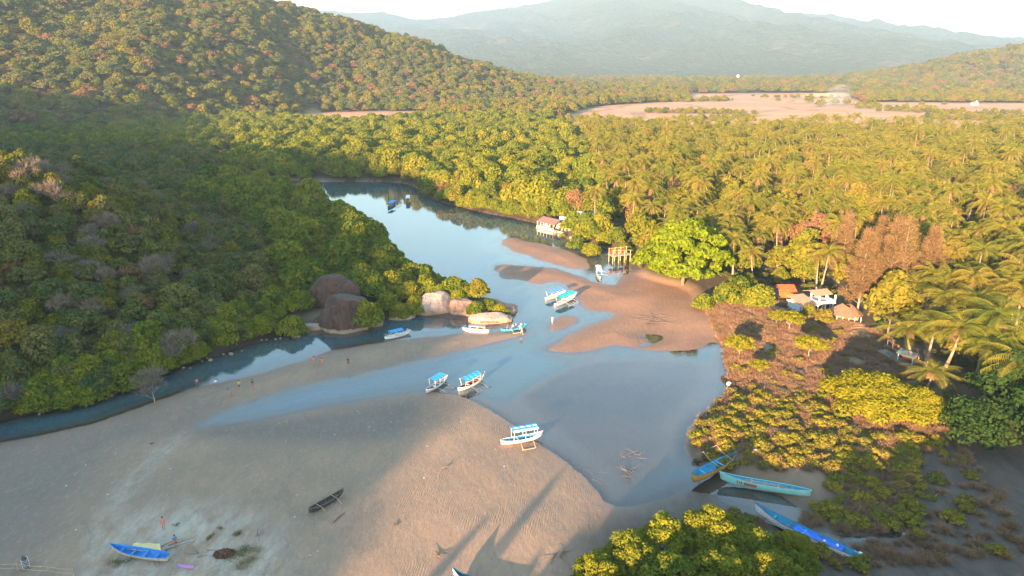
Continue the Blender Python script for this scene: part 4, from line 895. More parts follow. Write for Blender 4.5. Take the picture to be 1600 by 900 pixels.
# ------------------------------------------------------------------ boulders
def rock_mat(name, base, dark, stain, pale):
    m, nt, out = newmat(name)
    tc = N(nt, "ShaderNodeTexCoord"); P = tc.outputs['Object']; sep = N(nt, "ShaderNodeSeparateXYZ"); geo = N(nt, "ShaderNodeNewGeometry"); L(nt, geo.outputs['Position'], sep.inputs[0])
    n1 = noise_fac(nt, .35, 6, vec=P, lo=.38, hi=.62, rough=.7); n2 = noise_fac(nt, 1.6, 6, vec=P, lo=.4, hi=.65)
    mp = N(nt, "ShaderNodeMapping"); mp.inputs['Scale'].default_value = (1.2, 1.2, .12); L(nt, P, mp.inputs[0]); n3 = noise_fac(nt, 1, 5, vec=mp.outputs[0], lo=.45, hi=.65)
    c = mixc(nt, n1, base, dark); c = mixc(nt, math_(nt, 'MULTIPLY', n3, .7), c, stain); c = mixc(nt, math_(nt, 'MULTIPLY', n2, .35), c, tuple(v*.4 for v in base))
    vo = N(nt, "ShaderNodeTexVoronoi", feature='DISTANCE_TO_EDGE'); vo.inputs['Scale'].default_value = .24; dv = N(nt, "ShaderNodeVectorMath", operation='ADD'); nv = N(nt, "ShaderNodeTexNoise"); nv.inputs['Scale'].default_value = .8; L(nt, P, nv.inputs['Vector']); L(nt, nv.outputs[1], dv.inputs[0]); L(nt, P, dv.inputs[1]); L(nt, dv.outputs[0], vo.inputs['Vector'])
    ck = math_(nt, 'LESS_THAN', vo.outputs['Distance'], .012); c = mixc(nt, math_(nt, 'MULTIPLY', math_(nt, 'MULTIPLY', ck, noise_fac(nt, .5, 3, vec=P, lo=.5, hi=.56)), .7), c, (.02,.016,.014))
    lf = noise_fac(nt, 2.2, 4, vec=P, lo=.62, hi=.68); c = mixc(nt, math_(nt, 'MULTIPLY', lf, .5), c, tuple(min(v*2.6, .5) for v in base))
    zz = math_(nt, 'ADD', sep.outputs[2], math_(nt, 'MULTIPLY', n2, .25)); mr = N(nt, "ShaderNodeMapRange"); mr.inputs[1].default_value = .95; mr.inputs[2].default_value = .75; L(nt, zz, mr.inputs[0])
    c = mixc(nt, mr.outputs[0], c, pale)
    p = N(nt, "ShaderNodeBsdfPrincipled"); p.inputs['Roughness'].default_value = .85; L(nt, c, p.inputs['Base Color'])
    nz = N(nt, "ShaderNodeTexNoise"); nz.inputs['Scale'].default_value = 1.2; nz.inputs['Detail'].default_value = 8; L(nt, P, nz.inputs['Vector'])
    b = N(nt, "ShaderNodeBump"); b.inputs['Distance'].default_value = .35; b.inputs['Strength'].default_value = .8; L(nt, nz.outputs[0], b.inputs['Height']); L(nt, b.outputs[0], p.inputs['Normal'])
    L(nt, p.outputs[0], out.inputs[0]); return m
RK1 = rock_mat("dark_granite", (.06,.03,.02), (.014,.012,.011), (.11,.04,.022), (.22,.155,.10))
RK2 = rock_mat("pale_granite", (.33,.25,.21), (.22,.17,.145), (.30,.20,.16), (.26,.17,.11))
RK3 = rock_mat("brown_granite", (.24,.15,.11), (.11,.075,.06), (.27,.17,.12), (.30,.20,.13))
def boulder(name, loc, size, rz, mat, seed, label, group=None, planes=(), sub=4):
    bm = bmesh.new(); bmesh.ops.create_icosphere(bm, subdivisions=sub, radius=1)
    rd = random.Random(seed); o1 = rd.uniform(0, 9)
    from mathutils import noise as mn
    PL = [(Vector(n).normalized(), d) for n, d in planes]
    for v in bm.verts:
        p = v.co.copy(); r = 1 + .26*mn.noise(p*1.1 + Vector((o1, 0, 0))) + .10*mn.noise(p*2.6 + Vector((o1, 5, 0))) + .035*mn.noise(p*8) - .07*max(0, 1 - abs(mn.noise(p*1.6 + Vector((o1, 9, 3))))*14)
        p = p * r
        k = abs(p.z); p = Vector((math.copysign(abs(p.x)**.86, p.x), math.copysign(abs(p.y)**.86, p.y), math.copysign(k**.85, p.z)))
        for n, d in PL:
            e = p.dot(n) - d
            if e > 0: p -= n*e*.88
        v.co = Vector((p.x*size[0], p.y*size[1], p.z*size[2]))
    me = bpy.data.meshes.new(name); bm.to_mesh(me); bm.free(); me.materials.append(mat)
    me.polygons.foreach_set('use_smooth', [True]*len(me.polygons))
    o = link(name, me); o.location = loc; o.rotation_euler = (0, 0, rz); tag(o, label, 'boulder', group); return o
def bl(px, py, size, sink, rz, mat, seed, label, planes=(), **k):
    x, y = G(px, py, .3); return boulder('boulder', (x, y, size[2]*sink), size, rz, mat, seed, label, None, planes, **k)
bl(541, 507, (5.2, 4.4, 4.7), .46, .25, RK1, 3, 'giant dark reddish boulder with a pale foot standing in the creek', [((-.8,-.2,.55), .80), ((.3,-.9,.2), .85), ((.2,.1,1), .82), ((.9,-.2,.35), .9)], sub=5)
bl(519, 482, (5.8, 3.6, 5.2), .5, .15, RK1, 8, 'dark dome-topped boulder behind the giant reddish one', [((.1,-.8,.5), .78), ((-.7,0,.6), .82)], sub=5)
bl(545, 487, (2.6, 2.0, 4.6), .5, .4, RK1, 12, 'narrow reddish boulder wedged between the two giant ones', [((.1,-.9,.4), .8)])
bl(583, 505, (1.9, 1.5, 2.1), .4, .2, RK1, 15, 'small dark grey boulder at the right foot of the giant one')
bl(487, 512, (2.3, 1.0, .9), .3, .1, RK2, 17, 'low pale rock on the mud left of the giant boulder')
bl(505, 505, (2.0, 1.4, 1.6), .3, .9, RK1, 18, 'rounded dark rock at the left foot of the giant boulder')
bl(679, 484, (3.9, 2.6, 3.0), .42, .35, RK2, 21, 'pale grey-pink boulder between the mangroves and the islet', [((-.3,-.5,.8), .72), ((.6,-.5,.4), .8)], sub=5)
bl(725, 486, (3.1, 2.2, 2.2), .38, -.15, RK3, 24, 'brown dark-topped boulder on the islet shore', [((.3,-.5,.7), .78)])
bl(766, 500, (4.6, 1.5, 1.35), .35, .12, RK2, 27, 'long low pale boulder in the water in front of the islet', [((0,-.3,1), .7)])
bl(787, 484, (3.0, 2.4, 1.1), .3, .1, RK3, 29, 'dark brown rock slab at the tip of the islet')
bl(745, 488, (3.2, 2.0, 1.0), .2, .2, RK3, 31, 'brown rock slab between the islet boulders')
bl(628, 494, (2.8, 1.6, .55), .2, .2, RK3, 33, 'flat rock at the edge of the mud right of the dark grey boulder')
for px, py, s in [(848,352,.8),(856,357,.7),(868,362,.9),(845,346,.6),(880,366,.8),(893,371,.7),(902,374,.6),(858,350,.5),(872,357,.6)]:
    o = bl(px, py, (s*1.3, s, s*.7), .4, px, RK3, px, 'brown rock on the bank below the veranda house', sub=3); o['group'] = 'rocks below the veranda house'
rd = random.Random(4)
for i in range(34):
    px = rd.uniform(40, 500); py = np.interp(px, [0,100,200,300,400,500], [654,636,602,568,534,514]) + rd.uniform(-5, 5); s = rd.uniform(.15, .4)
    o = bl(px, py, (s*1.3, s, s*.7), .4, px, RK1, i, 'small dark stone on the mud of the left bank', sub=2); o['group'] = 'stones on the left mud bank'

# ------------------------------------------------------------------ boats
def paint(name, c, c2=None, rough=.55):
    m, nt, out = newmat(name); p = N(nt, "ShaderNodeBsdfPrincipled"); p.inputs['Roughness'].default_value = rough; p.inputs['Specular IOR Level'].default_value = .3
    k = mixc(nt, noise_fac(nt, 1.8, 5), tuple(c), tuple(c2 or [v*.6 for v in c]))
    k = mixc(nt, math_(nt, 'MULTIPLY', noise_fac(nt, 5, 6, lo=.52, hi=.66, rough=.75), .65), k, (.20,.16,.12))
    L(nt, k, p.inputs['Base Color']); L(nt, p.outputs[0], out.inputs[0]); return m
P_WHITE = paint('white_boat_paint', (.72,.70,.66), (.55,.53,.50)); P_BLUE = paint('bright_blue_paint', (.02,.22,.60), (.02,.17,.48)); P_TURQ = paint('turquoise_paint', (.02,.33,.52), (.03,.25,.40))
P_AQUA = paint('aqua_boat_paint', (.16,.48,.42), (.30,.50,.42)); P_OCH = paint('ochre_boat_paint', (.50,.26,.05), (.40,.19,.04)); P_BLACK = paint('tarred_wood', (.03,.027,.025), (.05,.045,.04))
P_GREY = paint('grey_blue_paint', (.25,.32,.38), (.18,.23,.28)); P_CREAM = paint('cream_boat_paint', (.48,.43,.30), (.35,.30,.20)); P_BROWN = paint('brown_boat_paint', (.20,.08,.05), (.14,.06,.04)); P_WOOD = paint('bamboo_pole', (.42,.31,.21), (.28,.2,.14), .8)
P_DWOOD = paint('weathered_pole', (.14,.11,.09), (.09,.07,.06), .9); P_DBLUE = paint('dark_teal_paint', (.02,.12,.20), (.02,.09,.15)); P_RUST = paint('rust_red_paint', (.38,.09,.04), (.28,.10,.06), .8)
C_BLUE = simple('blue_canopy_cloth', (.02,.28,.62), .8, (.03,.22,.50), 3, .01); C_TEAL = simple('teal_canopy_cloth', (.02,.38,.38), .8, (.02,.30,.30), 3); C_PALE = simple('pale_blue_canopy_cloth', (.45,.56,.68), .8, (.36,.47,.6), 3)
C_WHITE = simple('white_canopy_cloth', (.65,.66,.66), .8, (.5,.52,.53), 3); C_DGREY = simple('grey_canopy_cloth', (.22,.27,.33), .8, (.16,.2,.26), 3)
M_MOTOR = simple('outboard_cowl', (.05,.05,.055), .4, (.03,.03,.03), 4); M_SKIN = simple('skin', (.36,.20,.13), .6, (.30,.16,.10), 9)
def hull_pts(Lh, B, D, rb, rs, st, k, ins=0.0):
    ns, m = 18, 6; rows = []
    for i in range(ns+1):
        t = i/ns; u = 2*t-1
        w = (1 - abs(u)**(2.3 if u > 0 else 3.0)); w = w if u > 0 else st + (1-st)*w
        hb = max(B/2*w - ins, .012); sh = D + rb*max(0, u)**2.6 + rs*max(0, -u)**2.6
        kl = (rb*.55+.25)*max(0, u)**5 + (rs*.5+.15)*max(0, -u)**5*(1-st); kl = kl + (.13 if ins else 0); kl = min(kl, sh-.06)
        x = (t-.5)*Lh*(1 - (.012 if ins else 0)); 
        row = []
        for j in range(-m, m+1):
            a = abs(j)/m; yy = hb*math.sin(a*math.pi/2)**.75*math.copysign(1, j) if j else 0; z = kl + (sh-kl)*(a**1.9)
            x2 = x + (.18*Lh*.1*a**2 * max(0, u)**3)
            row.append((x2, yy, z))
        rows.append(row)
    return rows
def loft(mb, rows, flip=False, ends=True):
    o = len(mb.v); n = len(rows[0]); V = [p for r in rows for p in r]; Fc = []
    for i in range(len(rows)-1):
        for j in range(n-1):
            f = (i*n+j, (i+1)*n+j, (i+1)*n+j+1, i*n+j+1); Fc.append(f[::-1] if flip else f)
    if ends: Fc.append(tuple(range(n))); Fc.append(tuple((len(rows)-1)*n+j for j in range(n))[::-1])
    mb.add(V, Fc)
def boat(label, bow, stern, z=0.0, B=1.05, D=.62, rb=.55, rs=.25, st=.12, hull=P_WHITE, inner=P_TURQ, rim=None, canopy=None, ctint=C_BLUE, stripes=None, cx=0.0, cl=.55, ch=1.75, cw=1.35,
         rig=None, rigmat=None, rigd=2.2, rigl=.5, riglift=0.0, rigx=(-.2,.16), thwarts=4, motor=False, draft=.12, cat='boat', arch=.12, tilt=0.0, name='outrigger_boat', floatbox=True):
    b = Vector((*G(*bow, z+.3), 0)); s = Vector((*G(*stern, z+.3), 0)); d = b - s; Lh = d.length; yaw = math.atan2(d.y, d.x); c = (b+s)/2
    gz = max(hz1(c.x, c.y), hz1(c.x+d.x*.3, c.y+d.y*.3), hz1(c.x-d.x*.3, c.y-d.y*.3)); zz = (gz if gz > -.02 else -draft) - .02
    o = empty(name, (c.x, c.y, zz), yaw, label, cat); o.rotation_euler[0] = tilt
    rigmat = rigmat or P_WOOD; rim = rim or hull
    mb = MB(); loft(mb, hull_pts(Lh, B, D, rb, rs, st, 0)); h = mb.build('hull', hull, o, True)
    mb = MB(); ri = hull_pts(Lh, B, D-.01, rb, rs, st, 0, .05); ro = hull_pts(Lh, B, D, rb, rs, st, 0)
    loft(mb, ri, True, False)
    mb.build('interior', inner, o, True)
    mb = MB()
    for j in (0, -1): mb.tube([r[j] for r in ro], [.045]*len(ro), 5)
    mb.tube([ro[-1][0], ro[-1][-1]], .045, 5); mb.tube([ro[0][0], ro[0][-1]], .05, 5)
    mb.build('gunwale', rim, o)
    for k in range(thwarts):
        f = -.30 + .6*k/max(thwarts-1, 1); i = int((f+.5)*18); hb = abs(ri[i][0][1])
        mb = MB(); mb.box((f*Lh, 0, ri[i][0][2]-.14), (.22, hb*1.94, .035)); mb.build('thwart', rim if k % 2 else inner, o)
    if canopy:
        Lc = Lh*cl; x0 = cx*Lh; mb = MB(); n1, n2 = 12, 8; T = []
        for sgn in (0, -.03):
            T.append([[(x0 + (i/n1-.5)*Lc, (j/n2-.5)*cw, ch + arch*(1-(2*j/n2-1)**2) - .05*math.sin(i/n1*math.pi*4)**2 + sgn + (.02*math.sin(i*2.1+j*1.7))) for j in range(n2+1)] for i in range(n1+1)])
        if stripes:
            for kk, mt in enumerate(stripes):
                m2 = MB(); j0 = int(n2*kk/len(stripes)); j1 = int(n2*(kk+1)/len(stripes))
                for q in (0, 1): loft(m2, [r[j0:j1+1] for r in T[q]], q == 0, False)
                loft(m2, [T[0][0][j0:j1+1], T[1][0][j0:j1+1]], False, False); loft(m2, [T[0][-1][j0:j1+1], T[1][-1][j0:j1+1]], False, False)
                m2.build('canopy_panel', mt, o)
        else:
            for q in (0, 1): loft(mb, T[q], q == 0, False)
            for rr in (0, -1): loft(mb, [T[0][rr], T[1][rr]], False, False)
            loft(mb, [[r[0] for r in T[0]], [r[0] for r in T[1]]], False, False); loft(mb, [[r[-1] for r in T[0]], [r[-1] for r in T[1]]], False, False)
            mb.build('canopy', ctint, o)
        for sx in (-.45, 0, .45):
            for sy in (-1, 1):
                mb = MB(); xx = x0 + sx*Lc; i = min(max(int((xx/Lh+.5)*18), 0), 18); mb.tube([(xx, sy*max(abs(ri[i][0][1])-.02, .1), D*.75), (xx, sy*(cw/2-.06), ch-.01)], .025, 5); mb.build('canopy_post', P_WHITE, o)
        for sy in (-1, 1):
            mb = MB(); mb.tube([(x0-Lc*.5, sy*(cw/2-.05), ch-.04), (x0+Lc*.5, sy*(cw/2-.05), ch-.04)], .022, 5); mb.build('canopy_rail', P_WHITE, o)
    if rig:
        # rig: +1 / -1 = side in local y ; or world direction chosen by sign relative to the camera
        side = rig
        for xx in rigx:
            mb = MB(); mb.tube([(xx*Lh, -side*B*.55, D+.06), (xx*Lh, side*B*.6, D+.07+riglift*.3), (xx*Lh, side*rigd*.65, D+.02+riglift*1.0), (xx*Lh, side*rigd, .16+riglift)], [.04,.042,.038,.032], 6); mb.build('outrigger_boom', rigmat, o, True)
        mb = MB(); xm = (rigx[0]+rigx[1])/2*Lh; hl = rigl*Lh/2
        r0 = .10 if floatbox else .05
        mb.tube([(xm-hl, side*rigd, .14+riglift), (xm-hl*.7, side*rigd, .10+riglift), (xm+hl*.7, side*rigd, .10+riglift), (xm+hl, side*rigd, .20+riglift)], [r0*.4, r0, r0, r0*.3], 8); mb.build('outrigger_float', rigmat, o, True)
    if motor:
        mb = MB(); mb.box((-Lh*.5-.12, 0, D+.28), (.34,.26,.30), taper=.8); mt = mb.build('motor', M_MOTOR if motor is True else motor, o)
        mb = MB(); mb.box((-Lh*.5-.16, 0, D-.22), (.12,.10,.75)); mb.tube([(-Lh*.5, 0, D+.25), (-Lh*.5+.5, .05, D+.38)], .02, 5); mb.build('motor_leg', P_WHITE, mt)
    return o, Lh
def side_to_cam(bow, stern):
    b = Vector(G(*bow)); s = Vector(G(*stern)); d = b - s; left = Vector((-d.y, d.x)); return 1 if left.y < 0 else -1
# 1 blue boat on the sand
b1, l1 = boat('bright blue open boat with a cream underside lying on the sand under the yellow tarpaulin', (176, 867), (265, 882), B=1.25, D=.62, rb=.45, rs=.1, st=.55, hull=P_CREAM, inner=P_BLUE, rim=P_BLUE, thwarts=4, name='open_boat')
def cloth(name, corners, mat, label, cat, thick=.02, n=14, amp=.08, seed=0, zs=None):
    """a wrinkled cloth between four world corners"""
    rd = np.random.default_rng(seed); c = [np.array(q, float) for q in corners]; mb = MB(); T = []
    for q in (0, -thick):
        rows = []
        for i in range(n+1):
            u = i/n; r_ = []
            for j in range(n+1):
                v = j/n; p = c[0]*(1-u)*(1-v) + c[1]*u*(1-v) + c[2]*u*v + c[3]*(1-u)*v
                p = p + np.array([0, 0, amp*(math.sin(u*9+v*4+seed) + .6*math.sin(v*13-u*5)) + q]); r_.append(tuple(p))
            rows.append(r_)
        T.append(rows)
    loft(mb, T[0], True, False); loft(mb, T[1], False, False)
    for rr in (0, -1): loft(mb, [T[0][rr], T[1][rr]], False, False)
    for rr in (0, -1): loft(mb, [[r[rr] for r in T[0]], [r[rr] for r in T[1]]], False, False)
    o = mb.build(name, mat, None, True); tag(o, label, cat); return o
def W3(px, py, z): x, y = G(px, py, hz1(*G(px, py, z)) + z); return (x, y, hz1(x, y) + z)
cloth('tarpaulin', [W3(199, 859, .5), W3(213, 847, .12), W3(250, 851, .2), W3(252, 861, .45)], simple('yellow_cloth', (.62,.52,.25), .85, (.52,.42,.2), 2), 'pale yellow tarpaulin draped behind the blue boat on the sand', 'tarpaulin', amp=.09, seed=2)
# 2 black dugout
b2, l2 = boat('small black dugout canoe with pale cross poles on the open sand', (537, 777), (484, 808), B=.95, D=.55, rb=.35, rs=.3, st=.15, hull=P_BLACK, inner=P_BLACK, rim=P_DWOOD, thwarts=2, rig=-1 if side_to_cam((537,777),(484,808)) < 0 else 1, rigd=1.5, rigl=.02, rigx=(-.25,.2), rigmat=P_WOOD, name='dugout_canoe')
# 3..
boat('white boat with turquoise inside and striped blue awning at the water edge of the sand', (847, 683), (783, 694), B=1.2, D=.62, rb=.5, rs=.15, st=.3, hull=P_WHITE, inner=P_TURQ, canopy=True, stripes=[C_PALE, C_BLUE, C_PALE, C_BLUE][::1], cx=.06, cl=.62, ch=2.1, cw=1.7, rig=side_to_cam((847,683),(783,694)), rigd=2.3, rigl=.36, rigx=(-.10,.20), floatbox=False)
boat('grey outrigger boat with a small blue awning, left of the pair in the channel', (699, 592), (666, 612), B=1.15, D=.6, rb=.5, rs=.2, hull=P_GREY, inner=P_GREY, rim=P_WHITE, canopy=True, ctint=C_BLUE, cx=0.02, cl=.5, ch=1.9, cw=1.5, rig=side_to_cam((699,592),(666,612)), rigd=2.9, rigl=.55, rigmat=P_DWOOD)
boat('white outrigger boat with a peaked blue awning, right of the pair in the channel', (757, 590), (716, 609), B=1.2, D=.6, rb=.95, rs=.2, hull=P_WHITE, inner=P_BROWN, canopy=True, ctint=C_BLUE, cx=-.04, cl=.6, ch=1.8, cw=1.6, arch=.35, rig=side_to_cam((757,590),(716,609)), rigd=2.8, rigl=.6, rigmat=P_DWOOD)
boat('white boat with a blue awning moored below the giant boulder', (641, 519), (601, 528), B=1.05, D=.5, rb=.45, rs=.15, hull=P_WHITE, inner=P_WHITE, canopy=True, ctint=C_BLUE, cx=-.06, cl=.5, ch=1.5, cw=1.3)
boat('white boat with a grey awning frame in front of the long pale boulder', (723, 515), (764, 518), B=1.1, D=.5, rb=.4, rs=.2, hull=P_WHITE, inner=P_WHITE, canopy=True, ctint=C_DGREY, cx=-.05, cl=.62, ch=1.45, cw=1.1, arch=.05)
boat('turquoise boat loaded with passengers at the tip of the sand spit', (783, 517), (821, 510), B=1.25, D=.5, rb=.3, rs=.35, st=.4, hull=P_TURQ, inner=P_TURQ, rim=P_TURQ, thwarts=5, rig=side_to_cam((783,517),(821,510)), rigd=1.9, rigl=.45, motor=False)
boat('white boat with a blue awning, the left one of the two beside the orange flat', (884, 456), (852, 467), B=1.2, D=.5, rb=.3, rs=.2, hull=P_WHITE, inner=P_WHITE, canopy=True, ctint=simple('mid_blue_canopy_cloth', (.10,.25,.60), .8, (.08,.2,.5), 3), cx=-.05, cl=.62, ch=1.7, cw=1.8)
boat('white outrigger boat with a teal awning beside the orange flat', (901, 462), (866, 477), B=1.2, D=.55, rb=.8, rs=.2, hull=P_WHITE, inner=P_WHITE, canopy=True, ctint=C_TEAL, cx=.0, cl=.66, ch=1.9, cw=2.0, rig=side_to_cam((901,462),(866,477)), rigd=2.4, rigl=.5)
boat('small white-topped boat in the dark pool by the stilted deck', (934, 420), (938, 434), B=1.3, D=.5, rb=.3, rs=.2, hull=P_WHITE, inner=P_TURQ, canopy=True, ctint=C_WHITE, cx=.1, cl=.6, ch=1.6, cw=1.4, rig=side_to_cam((934,420),(938,434)) if False else -1, rigd=2.2, rigl=.4)
boat('blue-canopied boat far upstream in the middle of the creek', (618, 318), (606, 325), B=1.5, D=.6, rb=.5, rs=.2, hull=P_DBLUE, inner=P_DBLUE, canopy=True, ctint=C_BLUE, cl=.6, ch=2.0, cw=1.9, rig=side_to_cam((618,318),(606,325)), rigd=3.0, rigl=.4, rigmat=P_DWOOD)
boat('brown boat far upstream right of the blue-canopied one', (638, 308), (637, 320), B=1.5, D=.6, rb=.5, rs=.2, hull=P_BROWN, inner=P_BROWN, canopy=True, ctint=C_WHITE, cl=.45, ch=2.0, cw=1.6, rig=-1, rigd=3.6, rigl=.3, rigmat=P_DWOOD)
# 14 ochre
boat('ochre boat with a bright blue inside and raised outrigger arms beside the scrub', (1149, 722), (1083, 757), B=1.6, D=1.05, rb=.35, rs=.25, st=.42, draft=.2, hull=P_OCH, inner=P_TURQ, rim=P_DBLUE, thwarts=4, rig=1, rigd=2.9, rigl=.02, riglift=.95, rigx=(-.02,.30), rigmat=P_WOOD)
# 15 aqua
b15, l15 = boat('long weathered aqua boat with a rust-red patch on its side beside the ochre one', (1125, 752), (1266, 776), B=1.15, D=.98, rb=.55, rs=.05, st=.25, hull=P_AQUA, inner=P_TURQ, rim=P_AQUA, thwarts=5, name='open_boat')
# 17 blue with white hull
b17, l17 = boat('long white-hulled boat with a blue sheet inside, half hidden by the bottom bushes', (1180, 803), (1340, 877), B=1.45, D=.98, rb=.7, rs=0, st=.6, hull=P_WHITE, inner=P_TURQ, rim=P_DBLUE, thwarts=5, motor=P_WHITE, name='open_boat')
mb = MB(); T = [[( -l17*.36 + l17*.46*i/16, (j/8-.5)*1.2, .82 + .07*math.sin(i*1.3+j) + .04*math.sin(j*2.3-i*.7)) for j in range(9)] for i in range(17)]
loft(mb, T, True, False); loft(mb, [[(p[0], p[1], p[2]-.03) for p in r] for r in T], False, False); loft(mb, [T[0], [(p[0], p[1], p[2]-.03) for p in T[0]]], False, False); loft(mb, [T[-1], [(p[0], p[1], p[2]-.03) for p in T[-1]]], False, False)
sh = mb.build('plastic_sheet', simple('blue_plastic_sheet', (.01,.14,.62), .45, (.01,.10,.50), 3), None, True); sh.matrix_world = Matrix.Translation(b17.location) @ Matrix.Rotation(b17.rotation_euler[2], 4, 'Z'); tag(sh, 'deep blue plastic sheet spread inside the long white-hulled boat', 'sheet')
for i, f in enumerate([-.20, -.31]):
    mb = MB(); mb.ball((0,0,0), .16, 8, 6); q = mb.build('float_buoy', P_WHITE, None, True); q.location = b17.matrix_basis @ Vector((f*l17, .35-.3*i, 1.05)); tag(q, 'round white buoy lying on the blue sheet of the long boat', 'buoy', 'white buoys on the blue sheet')
for i, (x0, y0, x1, y1) in enumerate([(-.30, .25, .22, -.1), (-.25, -.2, .30, .15), (-.10, .3, .35, .05)]):
    mb = MB(); mb.tube([(x0*l15, y0, .95), ((x0+x1)*.5*l15, (y0+y1)/2, .98), (x1*l15, y1, 1.02)], [.045,.05,.03], 6); q = mb.build('bamboo_pole', P_WOOD if i != 1 else P_GREY, None, True); q.matrix_world = b15.matrix_basis; tag(q, ['long pole lying across the thwarts of the aqua boat, inner one', 'grey pole lying in the aqua boat', 'pole lying toward the bow of the aqua boat'][i], 'pole')
# rust patches and painted marks on the aqua boat's side (real paint a few mm proud)
ro = hull_pts(l15, 1.15, .98, .55, .05, .25, 0)
def hull_patch(rows, i0, i1, j0, j1, off, name, mat, parent, side):
    mb = MB(); T = []
    for i in np.linspace(i0, i1, 7):
        a = int(i); f = i-a; r_ = []
        for j in np.linspace(j0, j1, 5):
            jj = j if side > 0 else 12-j; b_ = int(jj); g_ = jj-b_
            p = np.array(rows[a][b_])*(1-f)*(1-g_) + np.array(rows[min(a+1,18)][b_])*f*(1-g_) + np.array(rows[a][min(b_+1,12)])*(1-f)*g_ + np.array(rows[min(a+1,18)][min(b_+1,12)])*f*g_
            p[1] += off*(1 if side > 0 else -1); p[2] += 0; r_.append(tuple(p))
        T.append(r_)
    loft(mb, T, side > 0, False); return mb.build(name, mat, parent)
sd15 = 1
bowv = Vector(G(1125,752)) - Vector(G(1266,776)); leftv = Vector((-bowv.y, bowv.x)); sd15 = 1 if leftv.y < 0 else -1
for a0, a1 in [(10.6, 13.2), (13.5, 13.8), (14.0, 14.2), (14.4, 14.6)]: hull_patch(ro, a0, a1, 9.6, 11.4, .012, 'red_paint_mark', P_RUST, b15, sd15)
# bottom edge boat
boat('boat whose dark blue bow just enters the bottom edge of the photo', (709, 911), (800, 940), B=1.2, D=.6, rb=1.0, rs=.2, hull=P_WHITE, inner=P_DBLUE, rim=P_DBLUE, rig=None)
# loose timber: outrigger float beside the black canoe, driftwood
def stick(name, pts, rad, mat, label, cat, group=None):
    mb = MB(); P = [W3(*p) for p in pts]; mb.tube(P, rad, 6); return tag(mb.build(name, mat, None, True), label, cat, group)
stick('loose_float', [(521,816,.1),(527,810,.12),(539,801,.2)], [.05,.10,.04], P_DWOOD, 'loose dark outrigger float on the sand below the black canoe', 'float')
def tangle(px, py, n, size, seed, mat, label, name='driftwood', cat='driftwood', group=None, z=.15, r=.035):
    rd = random.Random(seed); mb = MB(); c = Vector(W3(px, py, .05))
    for i in range(n):
        a = rd.uniform(0, 6.28); p = Vector((rd.uniform(-.3,.3)*size, rd.uniform(-.3,.3)*size, .02)); pts = [p]
        for k in range(3): a += rd.uniform(-.7,.7); p = p + Vector((math.cos(a)*size*.28, math.sin(a)*size*.28, rd.uniform(-.2,.5)*z)); p.z = max(p.z, .02); pts.append(p)
        mb.tube([c + q for q in pts], [r, r*.8, r*.5, r*.25], 4, True)
    o = mb.build(name, mat, None); return tag(o, label, cat, group)
tangle(248, 858, 7, 3.6, 1, P_DWOOD, 'dark branches lying behind the yellow tarpaulin', z=.25, r=.05)
tangle(305, 868, 4, 3.0, 12, P_DWOOD, 'thin dark twigs on the sand right of the blue boat')
tangle(400, 836, 4, 1.6, 13, P_DWOOD, 'thin dark twigs by the left grass tuft')
tangle(988, 712, 16, 2.0, 2, P_DWOOD, 'upper tangle of dead branches stranded in the shallows', z=.5)
tangle(985, 741, 18, 2.2, 3, P_DWOOD, 'lower tangle of dead branches stranded in the shallows', z=.6)
tangle(925, 742, 9, 3.0, 4, P_DWOOD, 'weedy twigs at the water edge below the striped boat')
tangle(693, 731, 6, 1.2, 5, P_DWOOD, 'forked stump standing on the beach left of the striped boat', z=.5)
tangle(362, 672, 5, 1.1, 6, P_WOOD, 'pale driftwood at the inner end of the blue channel')
tangle(450, 660, 5, 1.0, 7, P_WOOD, 'pale driftwood on the dark sand below the channel')
tangle(619, 819, 5, .8, 8, P_BLACK, 'small black lump of wood in the middle of the beach')
tangle(240, 692, 4, .6, 9, P_BLACK, 'small black piece of wood on the grey sand')
tangle(867, 380, 14, 7, 10, P_WOOD, 'fallen pale tree on the upper sand bar', z=1.2, r=.12)
tangle(1025, 500, 26, 5.5, 11, P_DWOOD, 'grassy mound of twigs on the orange flat', z=.4)
tangle(875, 867, 10, 2.0, 14, P_DWOOD, 'dead twigs on the shaded mud left of the bottom bush')
tangle(685, 866, 8, 1.6, 15, P_DWOOD, 'dead twigs between the palm shadows')
tangle(1310, 515, 22, 6, 16, P_WOOD, 'pile of cut branches in the clearing below the thatched roof', z=1.0, r=.07)
rd = random.Random(9)
for i in range(44):
    px, py = rd.uniform(100, 900), rd.uniform(640, 890)
    x, y = G(px, py)
    if wetness(np.array([x]), np.array([y]))[0] > -.6: continue
    mb = MB(); s = rd.uniform(.05, .11); mb.box((0,0,0), (s*2, s, s*.4), rd.uniform(0,3), taper=.7); o = mb.build('shell_scrap', [P_WHITE, P_WHITE, P_DWOOD][i % 3], None); o.location = (x, y, hz1(x, y) + s*.15)
    tag(o, 'pale scrap scattered on the beach sand' if i % 3 < 2 else 'dark scrap of wood scattered on the beach sand', 'debris', 'pale scraps on the beach' if i % 3 < 2 else 'dark scraps on the beach')
# white styrofoam box in the scrub, other bits
mb = MB(); mb.box((0,0,.15), (.5,.38,.32), .4); o = mb.build('foam_box', simple('pinkish_foam', (.55,.42,.38), .8)); x, y = G(1180, 709, 1.5); o.location = (x, y, hz1(x, y)+.35); tag(o, 'pinkish white foam box among the scrub above the ochre boat', 'box')
for i, (px, py) in enumerate([(1140, 592), (1177, 549)]):
    mb = MB(); mb.ball((0,0,.3), (.45,.35,.38), 8, 6); o = mb.build('white_sack', P_WHITE, None, True); x, y = G(px, py, 1.2); o.location = (x, y, hz1(x, y)); tag(o, ['white sack at the water edge of the scrub', 'white sack behind the small pale-trunked tree'][i], 'sack')
